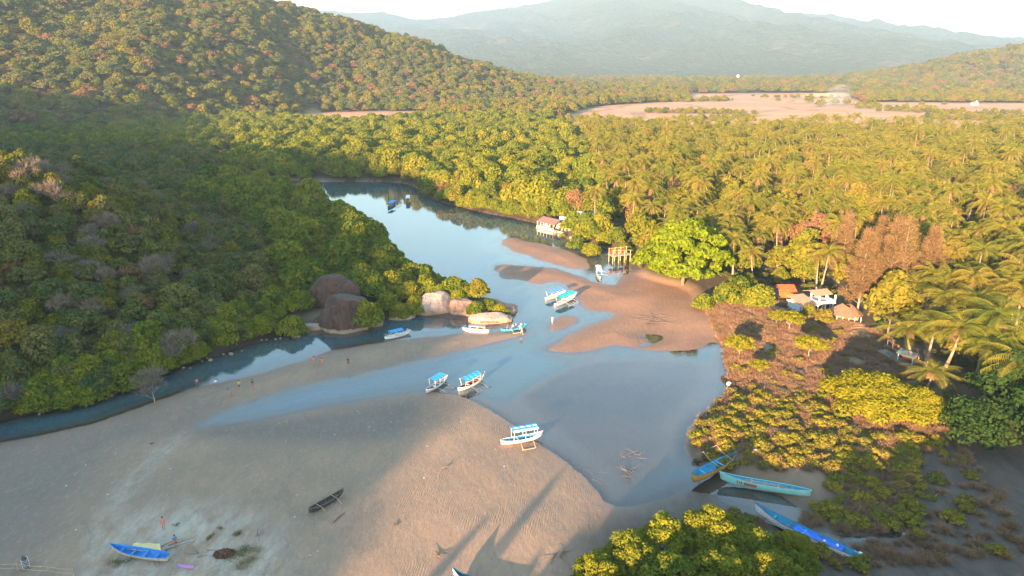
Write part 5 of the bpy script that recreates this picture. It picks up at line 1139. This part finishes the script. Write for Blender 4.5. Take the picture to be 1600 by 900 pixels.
# post in mud
stick('mooring_stake', [(1432, 802, 0), (1433, 783, 1.2)], [.05,.04], P_WOOD, 'thin pale stake standing in the mud right of the scrub', 'stake')
stick('fallen_pole', [(1455, 782, .1), (1466, 770, .3)], [.04,.04], P_WOOD, 'pale pole leaning on the mud right of the stake', 'pole')
# beach tufts, leaf heap, towel
def tuft(px, py, r, n, seed, mat, label, name='grass_tuft', cat='grass', h=.3):
    g = np.random.default_rng(seed); mb = MB(); th = g.uniform(0, 6.28, n); cc = g.normal(0, .42*r, (9, 2)); ci = g.integers(0, 9, n); q = 1; P = np.stack([cc[ci,0] + g.normal(0, .16*r, n), cc[ci,1]*.7 + g.normal(0, .13*r, n), np.zeros(n)], 1); D = np.stack([np.cos(th), np.sin(th), np.full(n, 1.2)], 1) + g.normal(0, .5, (n, 3))
    D[:, 2] = np.abs(D[:, 2]); twigs(mb, P, D, h, .03, g); o = mb.build(name, mat, None); x, y = G(px, py); o.location = (x, y, hz1(x, y)+.01); return tag(o, label, cat)
M_GR = foliage("beach_grass", [(.17,.18,.06),(.20,.18,.07)], (.28,.22,.10), .1, 1.5); M_LEAFH = simple('dead_leaf_heap', (.17,.07,.04), .9, (.10,.05,.03), 8)
tuft(329, 848, .7, 160, 1, M_GR, 'left green grass tuft on the pale sand'); tuft(373, 843, .6, 160, 2, M_GR, 'right green grass tuft on the pale sand', h=.45)
tuft(390, 880, 2.6, 1500, 3, M_GR, 'wide patch of thin grass right of the red leaf heap', h=.22)['kind'] = 'stuff'; tuft(190, 887, 1.8, 500, 4, M_GR, 'grass patch in front of the blue boat', h=.22)['kind'] = 'stuff'; tuft(278, 828, .5, 90, 5, M_GR, 'small dark tuft between the two standing people', h=.2); tuft(345, 833, .5, 80, 7, M_GR, 'thin tuft above the red leaf heap', h=.2)
g = np.random.default_rng(3); mb = MB(); n = 900; q = np.sqrt(g.uniform(0,1,n)); th = g.uniform(0,6.28,n); Pm = np.stack([q*1.15*np.cos(th), q*.8*np.sin(th), .04 + .22*(1-q**2)*g.uniform(.3,1,n)], 1); mb.quads(leaf_quads(Pm, np.tile([0,0,1.], (n,1)), .16, g)); o = mb.build('leaf_heap', M_LEAFH); x, y = G(352, 875); o.location = (x, y, hz1(x, y)); tag(o, 'red-brown heap of dead leaves on the pale sand', 'leaf heap')
cloth('towel', [W3(276, 882, .05), W3(280, 887, .05), W3(304, 889, .06), W3(302, 883, .06)], simple('pink_towel', (.62,.16,.24), .9, (.10,.20,.5), 1.6), 'pink and blue towel lying on the sand right of the blue boat', 'towel', amp=.015, seed=1, n=8)
# rope fence at the bottom left
fo = Vector(W3(-30, 886, 0)); f = empty('rope_fence', fo, 0, 'low rope and stick fence at the bottom left corner', 'fence')
posts = [(-30,890),(28,892),(77,896),(115,900),(60,905),(2,900)]
for px, py in posts[:4]:
    p = Vector(W3(px, py, 0)) - fo; mb = MB(); mb.tube([p - Vector((0,0,.2)), p + Vector((.03,.02,.95))], [.06,.05], 6); mb.build('post', P_WOOD, f)
for h in (.85, .35):
    mb = MB(); pts = []
    for a_, b_ in zip(posts[:3], posts[1:4]):
        A = Vector(W3(*a_, 0)) - fo; B_ = Vector(W3(*b_, 0)) - fo
        for k in range(5): q = k/5; pts.append(A.lerp(B_, q) + Vector((0,0,h - .12*math.sin(q*math.pi))))
    pts.append(Vector(W3(*posts[3], 0)) - fo + Vector((0,0,h))); mb.tube(pts, .028, 4); mb.build('rope', P_WOOD, f)
x, y = G(44, 897); fo = empty('rolled_net', (x, y, hz1(x, y)), -.15, 'dark striped roll of netting standing at the rope fence', 'net roll')
mb = MB(); mb.tube([(0,0,0),(0,.0,.7),(-.05,0,1.25),(-.1,0,1.5)], [.28,.30,.24,.08], 10); mb.build('roll', simple('dark_net', (.03,.035,.045), .8, (.08,.085,.09), 6), fo, True)
for k in range(6): mb = MB(); mb.tube([(.31*math.cos(a)-.0, .31*math.sin(a), .15+.2*k+.06*math.sin(a)) for a in np.linspace(0, 2*math.pi, 13)], .02, 4, False); mb.build('binding', P_WHITE, fo)

# ------------------------------------------------------------------ people
def skin_mesh(name, verts, edges, radii, mat, sub=1):
    me = bpy.data.meshes.new(name); me.from_pydata([tuple(v) for v in verts], edges, []); o = bpy.data.objects.new(name, me); COL.objects.link(o)
    md = o.modifiers.new('skin', 'SKIN'); md.use_smooth_shade = True
    if not me.skin_vertices:
        bm = bmesh.new(); bm.from_mesh(me); bm.verts.layers.skin.verify(); bm.to_mesh(me); bm.free()
    for i, r in enumerate(radii):
        me.skin_vertices[0].data[i].radius = (r, r) if not isinstance(r, tuple) else r; me.skin_vertices[0].data[i].use_root = (i == 0)
    s_ = o.modifiers.new('sub', 'SUBSURF'); s_.levels = sub; s_.render_levels = sub
    dg = bpy.context.evaluated_depsgraph_get(); dg.update(); m2 = bpy.data.meshes.new_from_object(o.evaluated_get(dg)); m2.name = name; m2.materials.clear(); m2.materials.append(mat)
    bpy.data.objects.remove(o); bpy.data.meshes.remove(me); return m2
POSES = {   # hip height, torso lean, then per side (shoulder swing, elbow bend, thigh swing, knee bend), degrees, forward +
    'stand': (0, [(5, 10, 2, 3), (-4, 12, -3, 4)]), 'walk': (4, [(24, 25, -20, 18), (-22, 15, 24, 10)]), 'bend': (70, [(60, 20, 5, 8), (50, 25, -4, 8)]), 'sit': (12, [(25, 50, 80, 85), (20, 55, 74, 80)])}
_bodies = {}
def figure(pose):
    if pose in _bodies: return _bodies[pose]
    lean, sides = POSES[pose]; D2 = lambda a: Vector((math.sin(R(a)), 0, -math.cos(R(a))))
    up = Vector((math.sin(R(lean)), 0, math.cos(R(lean)))); V = [Vector((0,0,0))]; E = []; Rd = [(.125,.10)]
    def add(p, par, r): V.append(p); E.append((par, len(V)-1)); Rd.append(r if isinstance(r, tuple) else (r, r)); return len(V)-1
    waist = add(up*.20, 0, (.115,.09)); chest = add(up*.38, waist, (.15,.105)); nb = add(up*.50, chest, (.07,.07)); neck = add(up*.57, nb, .05); hd = Vector((math.sin(R(lean*.6)),0,math.cos(R(lean*.6))))
    head = add(V[neck]+hd*.10+Vector((.015,0,0)), neck, (.075,.085)); top = add(V[head]+hd*.10, head, (.07,.078))
    shirt = []; hands = []; lowest = 0
    for sgn, (sa, eb, ta, kb) in zip((1, -1), sides):
        sh = add(up*.45 + Vector((0, sgn*.18, 0)), nb, .055); d = D2(sa - lean*0); el = add(V[sh] + d*.28 + Vector((0, sgn*.03, 0)), sh, .042); d2 = D2(sa+eb); wr = add(V[el]+d2*.25, el, .030); pm = add(V[wr]+d2*.075, wr, (.030,.022)); hands.append((V[pm].copy(), d2.copy(), sgn)); shirt.append((sh, el))
        hp = add(Vector((0, sgn*.095, -.04)), 0, .085); dt = D2(ta); kn = add(V[hp]+dt*.42, hp, .058); dk = D2(ta-kb); an = add(V[kn]+dk*.40, kn, .038); toe = add(V[an]+Vector((.14, sgn*.02, -.035)), an, .032); lowest = min(lowest, V[an].z - .075)
    me = skin_mesh('body', V, E, Rd, M_SKIN)
    # fingers and face details joined into the one body mesh
    mb = MB()
    for p, d, sgn in hands:
        for k in range(4):
            o_ = Vector((.024 - .016*k, 0, 0)); ln = [.06,.068,.064,.05][k]; a = p + o_ + d*.02; b_ = a + d*ln*.6; mb.tube([a, b_, b_ + (d*.8 + Vector((0, -sgn*.5, 0))).normalized()*ln*.5], [.009,.0085,.006], 5)
        a = p - d*.02 + Vector((.02, 0, 0)); mb.tube([a, a + Vector((.025, -sgn*.01, 0)) + d*.02, a + Vector((.032, -sgn*.012, 0)) + d*.05], [.011,.010,.007], 5)
    hc = V[head]; mb.ball(hc + Vector((.088, 0, .02)), (.018,.014,.024), 6, 5)
    for sgn in (1, -1): mb.ball(hc + Vector((.0, sgn*.078, .02)), (.018,.012,.03), 6, 5)
    mb.ball(hc + Vector((.078, 0, -.035)), (.01,.025,.008), 6, 4)
    bm = bmesh.new(); bm.from_mesh(me); t = mb.mesh('t', M_SKIN, True); bm.from_mesh(t); bm.to_mesh(me); bm.free(); bpy.data.meshes.remove(t)
    _bodies[pose] = (me, V, E, Rd, -lowest, up, head, shirt, hd); return _bodies[pose]
def cloth_on(V, Rd, chain_edges, idx, grow, name, mat):
    m = {j: i for i, j in enumerate(idx)}; return skin_mesh(name, [V[j] for j in idx], [(m[a], m[b]) for a, b in chain_edges], [(Rd[j][0]+grow, Rd[j][1]+grow) for j in idx], mat)
_cl = {}
def cmat(name, c): return simple(name, c, .85, tuple(v*.75 for v in c), 6)
def person(px, py, pose, yaw, top, bottom, label, z=None, h=1.0, zadd=0.0, base=None):
    me, V, E, Rd, hh, up, head, shirt, hd = figure(pose); x, y = base[:2] if base else G(px, py, 0 if z is None else z)
    gz = base[2] if base else max(hz1(x, y), -.25) if z is None else z
    o = empty('person', (x, y, gz + zadd), yaw, label, 'person'); o.scale = (h, h, h)
    b = link('body', me, o); b.location = (0, 0, hh)
    if top:
        k = (pose, 't', top)
        if k not in _cl:
            el = [(V[e2]-V[s2])*.55 + V[s2] for s2, e2 in shirt]; VV = [up*.02, V[1], V[2], V[3]] ; rr = [(.14,.12), (Rd[1][0]+.02, Rd[1][1]+.02), (Rd[2][0]+.02, Rd[2][1]+.022), (.075,.075)]; EE = [(0,1),(1,2),(2,3)]
            for (s2, e2), q in zip(shirt, el): VV += [V[s2], q]; rr += [(.07,.07), (.062,.062)]; n_ = len(VV); EE += [(3, n_-2), (n_-2, n_-1)]
            _cl[k] = skin_mesh('shirt', VV, EE, rr, top)
        link('shirt', _cl[k], o).location = (0, 0, hh)
    if bottom:
        k = (pose, 'b', bottom)
        if k not in _cl:
            VV = [Vector((0,0,.06)), Vector((0,0,-.02))]; rr = [(.135,.115), (.135,.115)]; EE = [(0,1)]
            hips = [i for i, v in enumerate(V) if abs(abs(v.y)-.095) < 1e-4 and abs(v.z+.04) < 1e-4]
            for hp in hips: kn = hp+1; VV += [V[hp], V[hp].lerp(V[kn], .75)]; rr += [(.10,.10), (.085,.085)]; n_ = len(VV); EE += [(1, n_-2), (n_-2, n_-1)]
            _cl[k] = skin_mesh('shorts', VV, EE, rr, bottom)
        link('shorts', _cl[k], o).location = (0, 0, hh)
    if (pose, 'h') not in _cl:
        mb = MB(); c = V[head] + hd*.055 - Vector((.018, 0, 0)); mb.ball(c, (.095,.09,.092), 10, 8); _cl[(pose, 'h')] = mb.mesh('hair', simple('black_hair', (.02,.015,.012), .6, (.03,.02,.015), 9), True)
    link('hair', _cl[(pose, 'h')], o).location = (0, 0, hh); return o
c_pink, c_blue, c_red, c_yel, c_wht, c_blk, c_teal, c_org = [cmat(n, c) for n, c in (('pink_fabric', (.72,.20,.24)), ('blue_fabric', (.03,.18,.42)), ('red_fabric', (.5,.06,.04)), ('yellow_fabric', (.62,.5,.06)), ('white_fabric', (.75,.75,.75)), ('dark_fabric', (.03,.03,.035)), ('teal_fabric', (.05,.20,.28)), ('coral_fabric', (.6,.2,.13)))]
person(258, 836, 'stand', 2.2, c_pink, c_pink, 'person in pale pink clothes standing on the sand above the blue boat', h=1.02)
person(277, 865, 'stand', -.8, c_blue, c_red, 'person in a blue shirt and red shorts standing right of the blue boat', h=1.0)
person(309, 602, 'sit', 2.5, c_pink, c_blk, 'person in pink crouching at the edge of the left channel')
person(335, 607, 'bend', 1.0, c_wht, c_teal, 'person in white stooping at the edge of the left channel')
person(362, 622, 'bend', 2.6, c_teal, c_org, 'person bending over in a dark top and coral shorts on the spit', h=1.1)
person(375, 611, 'walk', -.4, c_yel, c_blk, 'person in a yellow shirt walking on the spit', h=1.05)
person(396, 610, 'stand', .5, c_blk, c_red, 'person in dark clothes near the edge of the spit', h=1.05)
person(491, 575, 'stand', -1.0, c_org, c_org, 'taller person in coral clothes walking on the spit, left of the pair', h=1.12)
person(504, 575, 'walk', -1.5, c_pink, c_org, 'shorter person in coral clothes on the spit, right of the pair')
person(545, 574, 'walk', -1.8, c_blk, c_blk, 'person with a bare back and dark clothes walking alone on the spit', h=1.05)
person(815, 523, 'walk', 2.6, None, c_wht, 'bare-chested person standing by the turquoise boat at the tip of the spit', h=1.15)
person(863, 507, 'stand', .4, c_wht, c_wht, 'person in white standing in the shallows by the small sand islet', h=1.05)
bt = [o for o in COL.objects if o.get('label', '').startswith('turquoise boat loaded')][0]
for i, (fx, fy, top, lab) in enumerate([(-.28, .2, c_wht, 'person in white seated near the stern of the turquoise boat'), (-.12, -.2, c_pink, 'person in pink seated in the turquoise boat'), (.02, .22, c_wht, 'person in white seated amidships of the turquoise boat'), (.16, -.18, c_blk, 'person in dark clothes seated near the bow of the turquoise boat')]):
    p = bt.matrix_basis @ Vector((fx*6.2, fy, .12)); person(0, 0, 'sit', bt.rotation_euler[2], top, c_blk, lab, base=(p.x, p.y, p.z), h=.95)

# ------------------------------------------------------------------ buildings
WALLW = simple('white_plaster', (.72,.70,.66), .8, (.6,.57,.52), 1.2, .01); ROOFT = simple('brown_roof_tiles', (.20,.12,.10), .8, (.14,.085,.075), 4, .05, .2, 20); WALLO = simple('ochre_plaster', (.48,.27,.14), .8, (.38,.2,.1), 1.5)
SHEETW = simple('pale_roof_sheet', (.50,.48,.46), .6, (.40,.38,.37), 1.5); THATCH = simple('thatch', (.24,.155,.10), .95, (.13,.09,.06), 5, .08, .1, 30); GLASSD = simple('dark_opening', (.02,.022,.025), .3, (.03,.03,.03), 1); ORANGE = simple('orange_tarpaulin', (.72,.10,.02), .6, (.5,.07,.02), 1)
REDW = simple('red_fabric_screens', (.42,.06,.04), .8, (.3,.05,.035), 2); BLUEROOF = simple('blue_grey_sheet', (.09,.14,.16), .7, (.06,.10,.11), 2); BLUEW = simple('pale_blue_plaster', (.42,.55,.66), .8, (.35,.47,.58), 1.5)
def frame_of(a, b, z=1.3):
    A = Vector((*G(*a, z), 0)); B_ = Vector((*G(*b, z), 0)); d = B_-A; return A, d.length, math.atan2(d.y, d.x)
def gable(mb, x0, x1, y0, y1, z0, z1, over=.4, axis_='x', th=.12, ridge=.5):
    ym = y0 + (y1-y0)*ridge
    for ya, yb, za, zb in ((y0-over, ym, z0-.12, z1), (y1+over, ym, z0-.12, z1)):
        V = [(x0-over, ya, za), (x1+over, ya, za), (x1+over, yb, zb), (x0-over, yb, zb)]; V2 = [(p[0], p[1], p[2]+th) for p in V]
        mb.add(V + V2, [(0,1,2,3),(7,6,5,4),(0,4,5,1),(1,5,6,2),(2,6,7,3),(3,7,4,0)])
# veranda house
A, Lw, yaw = frame_of((840, 350), (893, 362)); hb_ = empty('bank_house', (A.x, A.y, hz1(A.x, A.y)-.2), yaw, 'white veranda house with a brown roof on a stone terrace at the water', 'house'); hb_.scale = (.9, .85, .72)
mb = MB(); mb.box((Lw/2, 3.2, .3), (Lw+.6, 7.4, 1.9)); mb.build('terrace', WALLO, hb_)
mb = MB(); mb.box((Lw*.28, -.35, 1.75), (Lw*.56, .18, 1.0)); mb.box((Lw*.78, -.35, 1.45), (Lw*.44, .18, .45)); mb.build('parapet', WALLW, hb_)
mb = MB(); mb.box((Lw*.28, 4.6, 2.75), (Lw*.52, 3.6, 3.0)); mb.build('wall', WALLW, hb_)
mb = MB(); gable(mb, 0, Lw*.56, 0, 6.6, 4.0, 5.5, .35); mb.build('roof', ROOFT, hb_)
for k in range(6): mb = MB(); mb.box((.2 + k*Lw*.104, -.2, 2.9), (.2,.2,2.3)); mb.build('veranda_post', WALLO if k > 3 else WALLW, hb_)
mb = MB(); mb.box((Lw*.80, 3.2, 2.3), (Lw*.36, 3.4, 2.2)); w_ = mb.build('annex_wall', WALLO, hb_)
mb = MB(); gable(mb, Lw*.62, Lw*.98, 1.5, 5.0, 3.4, 4.1, .3); mb.build('annex_roof', THATCH, hb_)
for k in range(3): mb = MB(); mb.box((Lw*(.66+.11*k), 1.47, 2.2), (.9,.08,1.5)); mb.build('door_opening', GLASSD, hb_)
for k in range(4): mb = MB(); mb.box((.8 + k*Lw*.125, 2.77, 2.7), (1.0,.08,1.7)); mb.build('window', GLASSD, hb_)
mb = MB(); mb.box((Lw*.45, 6.4, 5.1), (2.0, 1.6, 2.2)); mb.build('stair_block', WALLW, hb_)
# sheds with pale roof
A, Lw, yaw = frame_of((897, 352), (940, 352), 1.3); sh_ = empty('pale_roofed_shed', (A.x, A.y+2, hz1(A.x, A.y)), yaw, 'long shed with a pale sheet roof behind the bank mangroves', 'shed')
mb = MB(); mb.box((Lw/2, 2.2, 1.1), (Lw, 4.0, 2.2)); mb.build('wall', WALLO, sh_); mb = MB(); gable(mb, 0, Lw*.54, 0, 4.2, 2.5, 3.3, .4); mb.build('roof', SHEETW, sh_); mb = MB(); gable(mb, Lw*.56, Lw, -.2, 4.0, 2.8, 3.7, .4); mb.build('roof', SHEETW, sh_)
# stilted deck
A, Lw, yaw = frame_of((958, 414), (992, 410), 0); A.z = 0; dk_ = empty('stilted_deck', (A.x, A.y+1, -.5), yaw, 'wooden deck on tall stilts with red screens above the dark pool', 'deck'); dk_.scale = (.8, .8, .66)
for i in range(4):
    for j in range(2): mb = MB(); mb.tube([(i*Lw/3, j*2.6, -.3), (i*Lw/3, j*2.6, 6.6 if i < 2 or j else 5.6)], [.11,.10], 7); mb.build('stilt', simple('pale_ochre_pole', (.55,.38,.16), .8), dk_)
mb = MB(); mb.box((Lw/2, 1.3, 3.9), (Lw+.6, 3.2, .16)); mb.build('platform', P_WOOD, dk_)
for z_ in (6.3,): mb = MB(); mb.tube([(-.2, 0, z_), (Lw+.4, 0, z_-.6)], .08, 6); mb.tube([(-.2, 2.6, z_), (Lw+.4, 2.6, z_)], .08, 6); mb.build('top_rail', simple('pale_ochre_pole', (.55,.38,.16)), dk_)
for i in range(3): mb = MB(); mb.box((Lw*(.18+.32*i), 2.45, 4.9), (Lw*.22, .06, 1.7)); mb.build('screen', REDW, dk_)
# orange tarpaulin shelter
A, Lw, yaw = frame_of((1217, 470), (1248, 470), 1.4); ot = empty('orange_shelter', (A.x, A.y, hz1(A.x, A.y)), yaw, 'shelter hung with a bright orange tarpaulin left of the white house', 'shelter'); ot.scale = (.8, .8, .62)
mb = MB(); T = [[(u*Lw/8, .12*math.sin(u*1.7+v), .9+v*.33 + .1*math.sin(u)) for v in range(9)] for u in range(9)]; loft(mb, T, False, False); loft(mb, [[(p[0], p[1]+.03, p[2]) for p in r] for r in T], True, False); mb.build('tarpaulin', ORANGE, ot)
for u in (0, .5, 1): mb = MB(); mb.tube([(u*Lw, .25, 0), (u*Lw, .25, 3.7)], .07, 6); mb.build('post', P_WOOD, ot)
mb = MB(); gable(mb, 0, Lw, 0, 3.2, 3.2, 4.6, .3, ridge=.8); mb.build('roof', ORANGE, ot)
# white house with terrace
A, Lw, yaw = frame_of((1252, 492), (1309, 485), 1.4); wh = empty('white_house', (A.x, A.y, hz1(A.x, A.y)), yaw, 'white and pale blue house with a roof terrace and pillars in the clearing', 'house'); wh.scale = (.86, .8, .72)
mb = MB(); mb.box((Lw*.5, 3.3, 1.25), (Lw*.98, 4.6, 2.5)); mb.build('wall', BLUEW, wh)
for k in range(5): mb = MB(); mb.box((.15 + k*(Lw-.3)/4, .1, 1.25), (.24,.24,2.5)); mb.build('pillar', WALLW, wh)
for k in range(4): mb = MB(); mb.box((.15 + (k+.5)*(Lw-.3)/4, .96, 1.2), ((Lw-.3)/4-.7, .1, 1.8)); mb.build('window', GLASSD, wh)
mb = MB(); mb.box((Lw*.5, 2.7, 2.62), (Lw+.6, 6.0, .2)); mb.build('terrace_slab', WALLW, wh)
mb = MB(); V = [(-.4,-.5,2.75),(Lw*.46,-.5,2.75),(Lw*.46,5.4,4.0),(-.4,5.4,4.0)]; mb.add(V+[(p[0],p[1],p[2]+.14) for p in V], [(0,1,2,3),(7,6,5,4),(0,4,5,1),(1,5,6,2),(2,6,7,3),(3,7,4,0)]); mb.build('lower_roof', simple('terracotta_roof', (.42,.25,.15), .85, (.33,.19,.12), 3, .04, .2, 18), wh)
for a_, b_ in [((Lw*.5, -.2), (Lw, -.2)), ((Lw, -.2), (Lw, 3)), ((Lw*.5, -.2), (Lw*.5, 3))]:
    mb = MB(); cx_, cy_ = (a_[0]+b_[0])/2, (a_[1]+b_[1])/2; mb.box((cx_, cy_, 3.1), (abs(a_[0]-b_[0])+.14, abs(a_[1]-b_[1])+.14, .8)); mb.build('parapet', WALLW, wh)
for xx, yy in ((Lw*.5+.01, -.2), (Lw*.75, -.2), (Lw-.01, -.2), (Lw, 2.9), (Lw*.5, 2.9)): mb = MB(); mb.box((xx, yy, 3.9), (.28,.28,2.4)); mb.build('terrace_pillar', WALLW, wh)
mb = MB(); gable(mb, Lw*.5, Lw, 1.4, 5.6, 4.9, 5.6, .3); mb.build('upper_roof', simple('terracotta_roof', (.4,.25,.15)), wh)
# thatched hut
A, Lw, yaw = frame_of((1305, 505), (1352, 508), 1.4); th_ = empty('thatched_hut', (A.x, A.y+1, hz1(A.x, A.y)), yaw, 'hut with a wide thatched roof right of the white house', 'hut'); th_.scale = (1, .9, .66)
mb = MB(); n_ = 14; Vt = []
for i in range(n_): a_ = 2*math.pi*i/n_; Vt.append((Lw/2+math.cos(a_)*Lw*.62, 3+math.sin(a_)*3.8, 1.6+.12*math.sin(i*2.2)))
for i in range(n_): a_ = 2*math.pi*i/n_; Vt.append((Lw/2+math.cos(a_)*Lw*.30, 3+math.sin(a_)*1.3, 3.6+.08*math.sin(i*3)))
Vt += [(Lw*.36, 3, 4.5), (Lw*.64, 3, 4.5)]; Ft = [(i, (i+1)%n_, n_+(i+1)%n_, n_+i) for i in range(n_)] + [(n_+i, n_+(i+1)%n_, 2*n_ + (0 if n_/4 <= i < 3*n_/4 else 1)) for i in range(n_)]
mb.add(Vt, Ft); mb.build('roof', THATCH, th_); mb = MB(); mb.box((Lw/2, 3, .85), (Lw*.75, 4.0, 1.7)); mb.build('wall', WALLO, th_)
for k in range(5): mb = MB(); mb.box((Lw*(.1+.2*k), -.3, .9), (.14,.14,1.8)); mb.build('post', WALLW, th_)
# boardwalk and fence
A, Lw, yaw = frame_of((1368, 552), (1436, 590), 1.4); bw = empty('boardwalk', (A.x, A.y, hz1(A.x, A.y)), yaw, 'grey-green fenced boardwalk running down to the palms', 'boardwalk')
mb = MB()
for k in range(40): mb.box((Lw*(k+.5)/40, 1.0, .5), (Lw/40-.02, 2.0, .05))
mb.build('deck', simple('grey_green_planks', (.20,.23,.20), .85, (.14,.16,.14), 2), bw)
mb = MB(); mb.box((Lw/2, -.1, .25), (Lw+.3, .15, .6)); mb.build('kerb', THATCH, bw)
for k in range(9): mb = MB(); mb.tube([(Lw*k/8, 2.1, 0), (Lw*k/8, 2.1, 2.4)], .06, 5); mb.build('post', P_DWOOD, bw)
for z_ in (1.2, 2.2): mb = MB(); mb.tube([(0, 2.1, z_), (Lw, 2.1, z_)], .035, 5); mb.build('rail', P_DWOOD, bw)
A, Lw, yaw = frame_of((1415, 580), (1450, 592), 1.4); hk = empty('small_kiosk', (A.x, A.y+3, hz1(A.x, A.y)), yaw, 'small kiosk with a blue-grey roof and white posts at the end of the boardwalk', 'kiosk'); hk.scale = (.75, .75, .75)
mb = MB(); gable(mb, 0, 3.4, 0, 3, 2.5, 3.1, .3); mb.build('roof', BLUEROOF, hk); mb = MB(); mb.box((1.7, 2.2, 1.2), (3.0,.8,2.2)); mb.build('counter', REDW, hk)
for xx, yy in ((.1,.1),(3.3,.1),(.1,2.9),(3.3,2.9)): mb = MB(); mb.box((xx,yy,1.25),(.12,.12,2.5)); mb.build('post', WALLW, hk)
# far buildings
PINKR = simple('faded_red_roof', (.45,.22,.15), .8, (.35,.18,.12), .3)
def farhouse(px, py, w, dpt, h, rh, yaw, wall, roof, label, nwin=5):
    x, y = G(px, py, 1); o = empty('far_building', (x, y, hz1(x, y)-.3), yaw, label, 'building')
    mb = MB(); mb.box((0, 0, h/2), (w, dpt, h)); mb.build('wall', wall, o); mb = MB(); gable(mb, -w/2, w/2, -dpt/2, dpt/2, h+.15, h+rh, .8, th=.2); mb.build('roof', roof, o)
    for k in range(nwin): mb = MB(); mb.box((-w/2 + w*(k+.5)/nwin, -dpt/2-.04, h*.5), (w/nwin*.45, .12, h*.4)); mb.build('window', GLASSD, o)
    mb = MB(); mb.box((w*.3, 0, h+rh*.6), (1.6,1.6,rh)); mb.build('roof_block', wall, o)
farhouse(1286, 152, 34, 9, 3, 2.0, .05, simple('dull_pink_wall', (.34,.24,.20), .9), PINKR, 'long pinkish building at the far edge of the dry fields', 8)
farhouse(1262, 153, 12, 8, 3, 2, .2, simple('dull_pink_wall', (.34,.24,.20)), PINKR, 'small pinkish building left of the long one beyond the fields', 3)
farhouse(1345, 143, 26, 12, 9, 4, -.1, WALLW, PINKR, 'white building among the trees right of the long pinkish one', 5)
farhouse(1522, 166, 6, 5, 3, 2.2, .1, WALLW, simple('grey_roof', (.12,.12,.13), .8), 'white house with a dark roof at the foot of the right hill', 3)

x, y = G(1152, 131, 1); tw = empty('white_tower', (x, y, hz1(x, y)), 0, 'thin white tower rising from the far woods', 'tower'); mb = MB(); mb.tube([(0,0,0),(0,0,16)], [2.2,1.8], 10); mb.build('shaft', WALLW, tw); mb = MB(); mb.tube([(0,0,16.02),(0,0,20),(0,0,22)], [3.4,3.4,.6], 12); mb.build('tank', WALLW, tw)
# smoke over the field
mb = MB(); x, y = G(1288, 171, 0); mb.tube([(x, y, .8), (x+6, y+3, 8), (x+16, y+8, 15), (x+30, y+14, 20)], [5,9,13,10], 12)
m, nt, out = newmat("smoke_air"); v = N(nt, "ShaderNodeVolumePrincipled"); v.inputs['Color'].default_value = (.85,.9,.95,1); v.inputs['Density'].default_value = .008; L(nt, v.outputs[0], out.inputs[1])
o = mb.build('smoke', m); tag(o, 'thin pale smoke drifting over the dry field', kind='stuff')

# ------------------------------------------------------------------ haze
def haze():
    mb = MB(); mb.box((0, 7190, 597), (17990, 15610, 1200)); m, nt, out = newmat("haze_air")
    v = N(nt, "ShaderNodeVolumePrincipled"); v.inputs['Color'].default_value = (.40, .60, .79, 1); v.inputs['Density'].default_value = HAZE_D; v.inputs['Anisotropy'].default_value = .0
    L(nt, v.outputs[0], out.inputs[1]); o = mb.build("haze", m); tag(o, kind='stuff'); o['label'] = 'pale haze in the air of the valley'
haze()
